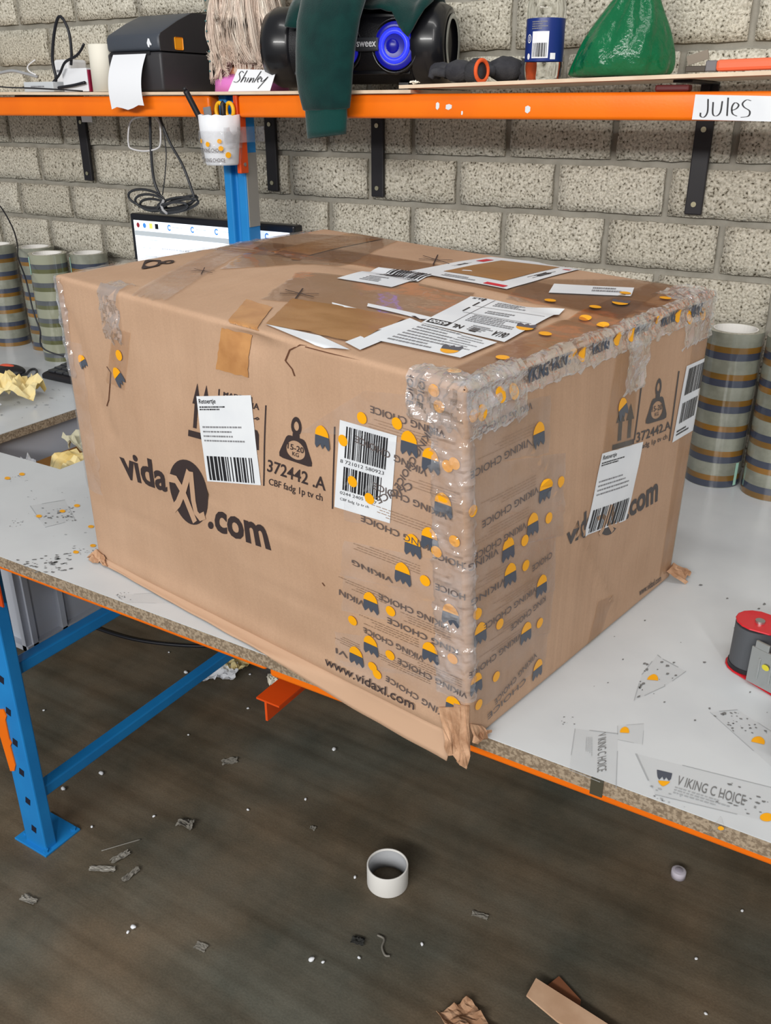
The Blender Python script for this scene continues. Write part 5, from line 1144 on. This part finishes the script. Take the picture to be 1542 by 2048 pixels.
for k in range(5):
    x = .235+k*.155; sput(strokes([[(.5+.4*math.cos(.6+i*.5), .5+.4*math.sin(.6+i*.5)) for i in range(11)]], .22), M_SCB, (x, .935, x+.025, .985)); sput(fineprint(k+40, 1), M_SCT, (x+.035, .95, x+.125, .97), stuff=True)
for x, mm in ((.02, mat('lit dark red', rgb(120, 20, 30), .3, emit=(.2, .02, .03, 1), estr=.8)), (.065, M_SCB), (.11, mat('lit yellow', rgb(240, 220, 90), .3, emit=(.85, .7, .15, 1), estr=.8)), (.15, M_BEZ)): sput(R1 if x > .1 else ellipse(12), mm, (x, .940, x+.022, .982))
for (x, y, w) in ((.10, .83, .07), (.05, .76, .02), (.09, .76, .02), (.18, .765, .30), (.06, .69, .09)): sput(fineprint(int(x*100), 1), M_SCT, (x, y, x+w, y+.022), stuff=True)
xm = (mx0+mx1)/2
MB().box((xm-.03, MY+.035, ZT+.012), (xm+.03, MY+.055, mz0+.14)).build('stand_neck', M_BEZ, mo, bevel=.003)
MB().box((xm-.11, MY-.055, ZT+.0005), (xm+.11, MY+.085, ZT+.013)).build('stand_foot', M_BEZ, mo, bevel=.004)

# ================================================================== rolls of printed tape, six to a stack
M_ROLLS = {}
def roll_material(nm, base, edge, b1, b2):
    m = mat(nm, base, .18, coat=.6, spec=.5); return m
M_CLEARROLL = mat('clear tape roll', rgb(146, 148, 135), .18, coat=.8, c2=rgb(120, 122, 110), nscale=30)
M_BANDY = mat('roll amber band', rgb(142, 100, 38), .2, coat=.8, c2=rgb(112, 84, 40), nscale=14)
M_BANDB = mat('roll slate band', rgb(62, 68, 84), .2, coat=.8)
M_CLEARO = mat('olive tape roll', rgb(150, 152, 132), .2, coat=.8); M_BANDO = mat('roll olive band', rgb(92, 94, 62), .2, coat=.8); M_BANDG = mat('roll grey band', rgb(84, 88, 92), .2, coat=.8)
M_CORE = mat('white cardboard core', rgb(232, 230, 226), .7)
M_SEAL = mat('pale green seal', rgb(170, 214, 196), .4)
RR, RH = .052, .0498
def make_roll(kind, flipd):
    a, b, c = (M_CLEARROLL, M_BANDB, M_BANDY) if kind == 0 else (M_CLEARO, M_BANDG, M_BANDO)
    t = thing('tape_roll', (0, 0, 0), None, None)
    MB().lathe([(.040, 0), (RR, 0), (RR, RH), (.040, RH)], (0, 0, 0), 40, close=True).build('tape', a, t, smooth=False)
    shade_auto(t.children[0], .5)
    h1, h2 = ((.012, .025), (.001, .012)) if not flipd else ((.001, .014), (.014, .025))
    for (lo_, hi_), m_ in ((h1, b), (h2, c)): MB().lathe([(RR+.0003, lo_), (RR+.0003, hi_)], (0, 0, 0), 40).build('printed_band', m_, t, smooth=True)
    MB().lathe([(.0372, .0), (.0398, .0), (.0398, RH+.0004), (.0372, RH+.0004)], (0, 0, 0), 36, close=True).build('core', M_CORE, t, smooth=False)
    shade_auto(t.children[-1], .5)
    return t
protos = {}
ORD = ['bottom', 'second', 'third', 'fourth', 'fifth', 'top']
def place_roll(kind, flipd, loc, rz, label, group):
    k = (kind, flipd)
    if k not in protos:
        r = protos[k] = make_roll(kind, flipd); first = True
    else:
        src = protos[k]; r = src.copy(); col.objects.link(r)
        for ch in src.children:
            c = ch.copy(); col.objects.link(c); c.parent = r; c.matrix_parent_inverse = ch.matrix_parent_inverse
    r.location = loc; r.rotation_euler = (0, 0, rz); tag(r, label, 'tape roll', group); return r
stacks = [((2.006, -.106), 0, True, 'the stack touching the carton, right of it', 'right stacks'), ((2.116, -.118), 0, False, 'the rightmost stack at the picture edge', 'right stacks'),
          (tuple(onZ(-8, 487, 1.06)[:2]), 0, False, 'the leftmost tall stack on the left table', 'left stacks'), (tuple(onZ(70, 492, 1.06)[:2]), 0, False, 'the half-hidden second stack on the left table', 'left stacks'),
          (tuple(onZ(94, 505, 1.06)[:2]), 1, False, 'the olive stack by the keyboard', 'left stacks'), (tuple(onZ(176, 504, 1.06)[:2]), 0, False, 'the stack right behind the olive one', 'left stacks'), ((-.235, -.16), 0, False, 'the stack outside the left picture edge', 'left stacks')]
for i, ((x, y), kind, flipd, desc, grp) in enumerate(stacks):
    y = min(y, -.062)
    for k in range(6):
        place_roll(kind, flipd, (x, y, ZT+.0002+k*RH), random.uniform(0, 6), ORD[k]+' printed tape roll of '+desc, 'printed tape rolls, '+grp)
for nm, (x, y), a, zz, hh in (('seal', (2.006, -.106), -.55, ZT+.004, .046), ('seal', stacks[4][0], -2.0, ZT+.245, .048), ('seal', stacks[5][0], -2.1, ZT+.235, .055)):
    y = min(y, -.062); q = Cyl((x, y, 0), RR+.0006, a); mb = MB(); put(mb, q, [np.array(p) for p in ((0, zz+hh), (.008, zz+hh), (.008, zz), (0, zz))], rects([(0, 0, 1, 1)]), .0003); o = mb.build('seal_strip', M_SEAL, None)
    tag(o, 'pale green seal strip on the '+('stack right of the carton' if x > 1 else 'olive tape stack' if zz > ZT+.24 else 'tape stack behind the olive one'), 'seal', 'green seal strips')

# ================================================================== left end of the table: keyboard, mouse, paper, thin cable
kx, ky = onZ(84, 757, ZT)[:2]
kb = thing('keyboard', (kx+.2, ky+.06, ZT), 'black computer keyboard on the table left of the carton', 'keyboard')
KW, KD = .44, .13
MB().prism([(ky, ZT+.0005), (ky+KD, ZT+.0005), (ky+KD, ZT+.030), (ky+KD-.01, ZT+.031), (ky+.008, ZT+.016), (ky, ZT+.012)], 0, kx, kx+KW).build('case', M_BLACK, kb, bevel=.003)
key = None
for r in range(5):
    for c in range(14):
        x = kx+.012+c*.030; y = ky+.014+r*.0215; zk = ZT+.0165+(y-ky-.008)*.128
        if key is None:
            key = MB().box((0, 0, 0), (.025, .018, .006)).build('key', M_GREYCAB, kb, bevel=.0015)
            key.matrix_parent_inverse = Matrix.Translation(-Vector(kb.location)); kk = key
        else: kk = key.copy(); col.objects.link(kk)
        kk.location = (x, y, zk)
mx_, my_ = onZ(22, 752, ZT)[:2]
ms = thing('computer_mouse', (mx_, my_, ZT), 'black and orange computer mouse behind the crumpled paper', 'mouse')
MB().ball((mx_, my_, ZT+.0155), .052, .032, .0150, 24, 12).build('shell', M_BLACK, ms, smooth=True)
MB().ball((mx_-.006, my_, ZT+.0175), .040, .018, .0150, 20, 10).build('orange_top', mat('mouse orange', rgb(226, 92, 66), .4), ms, smooth=True)
cable('mouse_cable', [(mx_+.05, my_, ZT+.012)]+[onZ(*p, ZT+.0045) for p in ((52, 748), (60, 740), (70, 738), (74, 744), (68, 752), (56, 756), (46, 756))], .003, M_GREYCAB, 'short looped dark cable of the mouse', k=6)
crumple('crumpled_paper', tuple(onZ(22, 800, ZT)[:2])+(ZT+.0005,), .075, .055, .036, M_YPAPER, 12.4, 'cream and yellow crumpled packing paper on the left table', rot=.5, amp=.8)
crumple('crumpled_paper', tuple(onZ(-40, 830, ZT)[:2])+(ZT+.0005,), .035, .03, .022, M_PAPER, 15.4, 'white crumpled paper scrap at the left picture edge', rot=.2, amp=.6)
cable('black_wire', [onY(-85, 236, -.12), onY(-62, 320, -.05), onY(-30, 385, -.05), onY(0, 412, -.06), onY(25, 455, -.07), onY(35, 490, -.12), onY(36, 515, -.19), onY(52, 560, -.235), onY(66, 620, -.245), onY(80, 660, -.250), onY(91, 700, -.250), (kx+.055, ky+KD+.006, ZT+.020), (kx+.06, ky+KD-.002, ZT+.022)], .0022, M_CABLE, 'thin black keyboard cable hanging in front of the tape stacks')

# ================================================================== tape gun at the right
gx, gy = onZ(1478, 1345, ZT)[:2]; g = thing('tape_dispenser', (gx+.05, gy+.02, ZT), 'red and silver hand tape dispenser lying on the table at right', 'tape gun')
M_RED = mat('red enamel', rgb(196, 26, 40), .28, coat=.4, spec=.5)
zz = ZT+.0005; GR = Matrix.Rotation(math.radians(-22), 3, 'Z')
def GL(a, b, c=0): v = GR @ Vector((a, b, 0)); return (gx+v.x, gy+v.y, zz+c)
def gprism(outl, z0, z1, name, m_, bev=.0015):
    V = [GL(a, b, z0) for a, b in outl]+[GL(a, b, z1) for a, b in outl]; n_ = len(outl); mb = MB(); mb.add(V, [tuple(range(n_))[::-1], tuple(range(n_, 2*n_))]+[(i, (i+1) % n_, n_+(i+1) % n_, n_+i) for i in range(n_)]); o = mb.build(name, m_, g, bevel=bev); return o
def rnd(cx, cy, r, a0, a1, k=8): return [(cx+r*math.cos(math.radians(a0+(a1-a0)*i/k)), cy+r*math.sin(math.radians(a0+(a1-a0)*i/k))) for i in range(k+1)]
outl = rnd(0.0, .022, .030, 100, 260)+[(.055, -.014), (.20, -.014)]+[(.20, .062), (.06, .060)]
gprism(outl, 0, .0025, 'base_plate', M_RED)
outt = rnd(0.0, .022, .027, 90, 280)+[(.028, .004), (.036, .020), (.055, .030), (.09, .030), (.09, .052), (.03, .052)]
gprism(outt, .068, .0705, 'top_plate', M_RED)
gprism(rnd(.075, .006, .014, 60, 300)+[(.11, -.006), (.11, .018)], .060, .063, 'lever_plate', M_RED)
def gcyl(a, b, z0, h, r, name, m_, n_=24): c = GL(a, b, z0); return shade_auto(MB().cyl(c, r, h, n_).build(name, m_, g))
gcyl(.0, .020, .003, .006, .0265, 'roller_flange', M_BLACKM); ro_ = gcyl(.0, .020, .009, .057, .0255, 'roller', mat('rubber roller', rgb(74, 77, 82), .55)); gcyl(.004, .020, .0705, .003, .006, 'rivet', M_STEEL, 14); gcyl(.078, .036, .0705, .003, .006, 'rivet', M_STEEL, 14); gcyl(.077, .007, .063, .003, .007, 'rivet', M_STEEL, 14)
o = gprism([(.018, -.0145), (.064, -.0145), (.066, -.0125), (.066, .004), (.064, .004), (.063, -.0115), (.018, -.0115)], .004, .056, 'guard_plate', M_STEEL, .0006)
for a in (.030, .046): gprism([(a, -.0158), (a+.003, -.0158), (a+.003, -.0140), (a, -.0140)], .014, .044, 'guard_rib', M_STEEL, .0005)
gprism([(.022, -.0145), (.040, -.0145), (.040, -.0115), (.022, -.0115)], .056, .066, 'guard_tab', M_STEEL, .0005)
GP = Plane(GL(0, -.0146, 0), np.array(GL(1, -.0146, 0))-np.array(GL(0, -.0146, 0)), (0, 0, 1)); mb = MB(); put(mb, GP, [np.array(p) for p in ((.036, .040), (.046, .040), (.046, .032), (.036, .032))], ellipse(12), .0016); mb.build('yellow_mark', mat('yellow mark', rgb(200, 190, 50), .4), g)
gcyl(.15, .03, .004, .050, .045, 'mounted_tape', M_CLEARROLL, 32)
gprism([(.12, -.01), (.15, -.01), (.15, -.05), (.14, -.12), (.115, -.12), (.118, -.05)], .022, .046, 'handle', M_BLACKM, .004)
gprism([(.066, -.012), (.09, -.010), (.09, .03), (.066, .03)], .003, .058, 'dark_core', mat('maroon plastic', rgb(66, 40, 52), .4), .001)

# ================================================================== tape scraps and marks stuck to the table top
M_GRIME = mat('dark grime', rgb(112, 112, 112), .7); M_GRIME2 = mat('light grime', rgb(160, 163, 166), .7)
def tscrap(q, shape=None, m_=None, off=.0004, name='tape_scrap'):
    mb = MB(); Q = quad_uv(TABLE, q); put(mb, TABLE, Q, shape or rects([(0, 0, 1, 1)]), off); o = mb.build(name, m_ or M_SCRAP, board)
    if m_ is None:   # dirt gathered along the film's edge
        ol = list(shape[0]) if shape else [(0, 0), (1, 0), (1, 1), (0, 1)]; ol = ol+[ol[0]]; pts = []
        for a_, b_ in zip(ol[:-1], ol[1:]):
            for k in range(6): t_ = k/6; pts.append((a_[0]+(b_[0]-a_[0])*t_+.008*nz(k, a_[0]*9, 1), a_[1]+(b_[1]-a_[1])*t_+.008*nz(k, a_[1]*9, 7)))
        mb = MB(); put(mb, TABLE, Q, strokes([pts[i:i+5] for i in range(0, len(pts)-4, 6)], .012), off+.0002); mb.build('dirty_film_edge', M_GRIME2, board)['kind'] = 'stuff'
    return o
M_SCRAP = film('stuck tape film', white=.02, rough=.25, bump=.3, bscale=60, gloss=.02, tint=(.985, .985, .985, 1), wcol=(.8, .8, .8, 1), fk=.12)
def grime(q, seed, k=26, m_=None, sz=.05):
    r = random.Random(seed); sh = []
    for _ in range(k):
        x, y, s = r.random(), r.random(), sz*r.uniform(.3, 1.2); a = r.uniform(0, 3); n_ = 5
        sh.append(poly([(x+s*math.cos(a+2*PI*i/n_)*r.uniform(.5, 1.3), y+s*math.sin(a+2*PI*i/n_)*r.uniform(.3, 1)) for i in range(n_)]))
    o = tscrap(q, combine(*sh), m_ or M_GRIME, .0007, 'grime_specks'); o['kind'] = 'stuff'
tri = poly([(.45, 1), (.55, .9), (1, .62), (.6, .3), (0, 0), (.15, .55)])
tscrap([(1268, 1310), (1372, 1310), (1372, 1402), (1268, 1402)], tri); grime([(1285, 1318), (1362, 1325), (1340, 1385), (1275, 1395)], 1, 22); tscrap([(1296, 1350), (1318, 1348), (1316, 1362), (1294, 1360)], DOME, M_YEL, .0008, 'tape_print')
tscrap([(1420, 1425), (1475, 1420), (1600, 1500), (1555, 1545)]); grime([(1425, 1430), (1475, 1425), (1550, 1470), (1500, 1490)], 2, 30); tscrap([(1505, 1470), (1535, 1478), (1528, 1490), (1502, 1484)], DOME, M_YEL, .0008, 'tape_print')
tscrap([(1150, 1458), (1236, 1468), (1232, 1578), (1138, 1540)])
tscrap([(1212, 1465), (1213, 1542), (1194, 1546), (1196, 1470)], text2d('V IKING C HOICE'), M_GRIME, .0008, 'tape_print')
tscrap([(1184, 1475), (1184, 1525), (1168, 1525), (1170, 1475)], fineprint(50, 4, fill=.3), M_GRIME2, .0008, 'tape_print')['kind'] = 'stuff'
tscrap([(1235, 1452), (1288, 1448), (1285, 1490), (1235, 1480)]); tscrap([(1238, 1456), (1260, 1453), (1258, 1467), (1240, 1466)], DOME, M_YEL, .0008, 'tape_print')
tscrap([(1272, 1508), (1560, 1580), (1560, 1650), (1310, 1590)])
tscrap([(1358, 1552), (1492, 1592), (1488, 1612), (1352, 1570)], text2d('V IKING C HOICE'), M_GRIME, .0008, 'tape_print')
tscrap([(1350, 1574), (1485, 1616), (1480, 1630), (1345, 1590)], fineprint(51, 3, fill=.3), M_GRIME2, .0008, 'tape_print')['kind'] = 'stuff'
tscrap([(1312, 1540), (1346, 1548), (1340, 1563), (1316, 1560)], BEARD, M_SLATE, .0008, 'tape_print'); tscrap([(1316, 1562), (1340, 1564), (1334, 1574), (1318, 1573)], flip(DOME), M_YEL, .0008, 'tape_print')
tscrap([(1519, 1628), (1545, 1626), (1547, 1644), (1520, 1644)], ellipse(16), M_YEL, .0008, 'tape_print')
grime([(1440, 1560), (1540, 1590), (1535, 1640), (1400, 1600)], 4, 20); grime([(1120, 1430), (1160, 1430), (1160, 1450), (1120, 1450)], 5, 8); grime([(1300, 1560), (1380, 1590), (1370, 1620), (1300, 1600)], 7, 14, M_GRIME2)
grime([(1160, 1180), (1542, 1150), (1542, 1450), (1150, 1450)], 8, 26, sz=.010)
tscrap([(1434, 1634), (1448, 1632), (1452, 1666), (1420, 1662)], poly([(.4, 1), (.7, .9), (1, .1), (.0, 0)])); tscrap([(1436, 1652), (1449, 1655), (1447, 1663), (1434, 1661)], ellipse(8), M_YEL, .0008, 'tape_print')
# left front strip
tscrap([(60, 1012), (130, 1000), (150, 1040), (90, 1055)]); grime([(85, 1015), (150, 1015), (150, 1045), (90, 1050)], 9, 40); grime([(20, 1040), (50, 1035), (50, 1052), (20, 1055)], 10, 14)
grime([(30, 1118), (140, 1105), (150, 1140), (70, 1150)], 11, 60); grime([(140, 1090), (200, 1095), (195, 1110), (140, 1112)], 12, 26); grime([(20, 950), (60, 950), (60, 965), (20, 965)], 13, 12)
for (x, y) in ((78, 1033), (125, 1023), (154, 1012), (182, 1054), (186, 1092), (152, 1105), (44, 949), (15, 957)): tscrap([(x-6, y-3), (x+6, y-3), (x+6, y+3), (x-6, y+3)], ellipse(12), M_YEL, .0009, 'tape_print')
tscrap([(232, 1190), (340, 1185), (345, 1208), (250, 1205)]); grime([(230, 1185), (262, 1185), (262, 1200), (232, 1200)], 15, 16); grime([(60, 960), (200, 1000), (200, 1090), (10, 1080)], 16, 24, M_GRIME2, .012)
grime([(10, 720), (140, 790), (130, 815), (0, 850)], 17, 30, M_GRIME2, .03)
# nick in the front edge
MB().box((2.098, YF-.0015, ZT-.024), (2.112, YF+.002, ZT-.001)).build('dark_tape_tab', mat('dark tab', rgb(66, 62, 48), .6), board)

# ================================================================== floor litter
def fz(x, y): p = onZ(x, y, 0); return (p[0], p[1])
cx_, cy_ = fz(769, 1772); cy_ += .012
tc_ = thing('tape_core', (cx_, cy_, 0), 'empty white cardboard tape core standing on the floor', 'tape core')
MB().lathe([(.0385, .0004), (.0415, .0004), (.0418, .002), (.0418, .048), (.0412, .0495), (.0388, .0495), (.0383, .048)], (cx_, cy_, 0), 44, close=True).build('ring', M_CORE, tc_, smooth=True)
MB().lathe([(.0374, .002), (.0381, .002), (.0381, .046), (.0374, .046)], (cx_, cy_, 0), 44, close=True).build('inner_ply', mat('grey inner ply', rgb(172, 174, 178), .7), tc_, smooth=True)
x, y = fz(1356, 1752); bc = thing('bottle_cap', (x, y, 0), 'small translucent white bottle cap on the floor under the table', 'cap')
M_CAP = mat('milky plastic', rgb(200, 194, 206), .4)
MB().lathe([(.0, .0165), (.0125, .0165), (.0145, .015), (.0148, .0005), (.0132, .0005), (.0130, .013), (.0, .013)], (x, y, 0), 26).build('shell', M_CAP, bc, smooth=True)
MB().lathe([(.0, .0168), (.008, .0172), (.0085, .0165)], (x, y, 0), 20).build('top_disc', mat('cap grey disc', rgb(176, 170, 184), .4), bc, smooth=True)
# cardboard strips in the foreground
def sheet(name, pts, h, m_, label, th=.004):
    P = [np.array(onZ(p[0], p[1], hh+th)) - np.array([0, 0, th]) for p, hh in zip(pts, h)]; n_ = len(P); up = np.array([0, 0, th]); mb = MB(); mb.add([p for p in P]+[p+up for p in P], [tuple(range(n_))[::-1], tuple(range(n_, 2*n_))]+[(i, (i+1) % n_, n_+(i+1) % n_, n_+i) for i in range(n_)])
    return tag(mb.build(name, m_, None), label, 'cardboard')
sheet('cardboard_strip', [(1053, 1990), (1072, 1956), (1160, 2012), (1235, 2060), (1215, 2095), (1115, 2042)], [.016, .016, .014, .012, .012, .014], mat('pale kraft strip', rgb(222, 184, 152), .8, c2=rgb(206, 166, 134), nscale=20), 'pale tan cardboard strip on the floor at the bottom edge')
sheet('cardboard_scrap', [(1080, 1982), (1118, 1952), (1162, 2000), (1158, 2030)], [.003, .002, .002, .003], mat('dark kraft scrap', rgb(132, 82, 54), .8), 'dark brown cardboard scrap under the tan strip')
x, y = fz(935, 2058); crumple('crumpled_cardboard', (x, y, .0005), .05, .035, .012, M_TORN, 21.5, 'torn crumpled cardboard piece at the bottom picture edge', 'cardboard', rot=-.5, amp=.8)
# white foam crumbs
base = MB().ball((0, 0, 0), .0032, .0026, .0042, 8, 6, lambda d: 1+.35*nz(d.x*2, d.y*2, d.z*2+3)).build('foam_crumb', M_PAPER, None, smooth=True)
crumbs = [(88, 1422), (372, 1347), (377, 1471), (203, 1549), (127, 1580), (611, 1600), (496, 1621), (308, 1634), (184, 1655), (668, 1501), (338, 1306), (552, 1420), (496, 1418), (267, 1857), (256, 1866), (623, 1922), (646, 1926), (710, 1756), (718, 1917), (1484, 1823), (1392, 1919), (1411, 2029), (844, 1890), (500, 1350)]
big = {(203, 1549), (127, 1580), (372, 1347), (668, 1501), (623, 1922), (267, 1857)}
for i, p in enumerate(crumbs):
    o = base if i == 0 else base.copy()
    if i: col.objects.link(o)
    s = 1.5 if p in big else .85; x, y = fz(*p); o.location = (x, y, .0041*s*.75); o.scale = (s, s, s); o.rotation_euler = (random.uniform(1.2, 1.9), 0, random.uniform(0, 6))
    tag(o, 'tiny white crumb lying on the dark floor', 'crumb', 'white crumbs on the floor')
M_LINT = mat('grey scrap', rgb(120, 116, 108), .8); M_FSCR = mat('dull film scrap', rgb(128, 124, 116), .35, spec=.4)
def litter(p, rx, ry, rz, m_, seed, label, rot=0, cat='scrap', amp=.7): x, y = fz(*p); return crumple('floor_scrap', (x, y, .0003), rx, ry, rz, m_, seed, label, cat, rot=rot, n=9, amp=amp)
litter((372, 1652), .018, .013, .010, M_LINT, 31, 'grey lump of crumpled paper on the open floor', .4)
litter((205, 1740), .026, .007, .004, M_FSCR, 32, 'pale twisted film scrap near the rack foot', .5)
litter((241, 1716), .020, .008, .004, M_FSCR, 33, 'curled film scrap standing beside the twisted one', 1.3)
litter((262, 1752), .020, .006, .005, M_LINT, 34, 'dark folded film scrap right of the curled one', 1.5)
litter((58, 1802), .018, .007, .004, M_FSCR, 35, 'greyish film scrap at the lower left', .1)
litter((402, 1895), .012, .008, .002, M_LINT, 36, 'faint grey scrap on the dark oil stain', .1)
litter((626, 1658), .006, .005, .003, M_FSCR, 37, 'small grey chip left of the tape core', .1)
litter((460, 1524), .018, .010, .004, M_LINT, 38, 'dull brown scrap under the table', .8)
litter((716, 1884), .012, .009, .004, mat('dark lint', rgb(44, 44, 42), .9), 39, 'dark tangle of lint below the tape core', .3)
litter((960, 1832), .016, .006, .003, M_LINT, 40, 'faint scrap right of the tape core', .2)
cable('paper_curl', [list(fz(*p))+[.0025] for p in ((755, 1872), (768, 1880), (764, 1896), (770, 1912), (780, 1914))], .0022, M_FSCR, 'curled strip of film below the tape core', 'scrap')
cable('plastic_straw', [list(fz(*p))+[.0018] for p in ((203, 1703), (240, 1692), (281, 1680))], .0015, M_FSCR, 'thin grey strand lying near the rack foot', 'strand')
# paper and cable under the table
x, y = fz(438, 1352); crumple('crumpled_paper', (x, y, .0004), .05, .03, .02, M_PAPER, 41, 'white crumpled paper on the floor below the lower brace', rot=.6)
x, y = fz(474, 1338); crumple('crumpled_paper', (x, y, .0004), .035, .03, .025, M_YPAPER, 42, 'cream crumpled paper on the floor beside the white one', rot=.2)
x, y = fz(552, 1356); crumple('crumpled_paper', (x+.03, y-.02, .0004), .03, .025, .028, M_CREAM, 43, 'pale crumpled paper on the floor behind the stub bar', rot=1.0)
cable('floor_cable', [list(fz(*p))+[.0055] for p in ((150, 1240), (190, 1258), (260, 1280), (340, 1292), (430, 1295), (520, 1285))], .005, M_CABLE, 'black cable lying on the floor under the table')
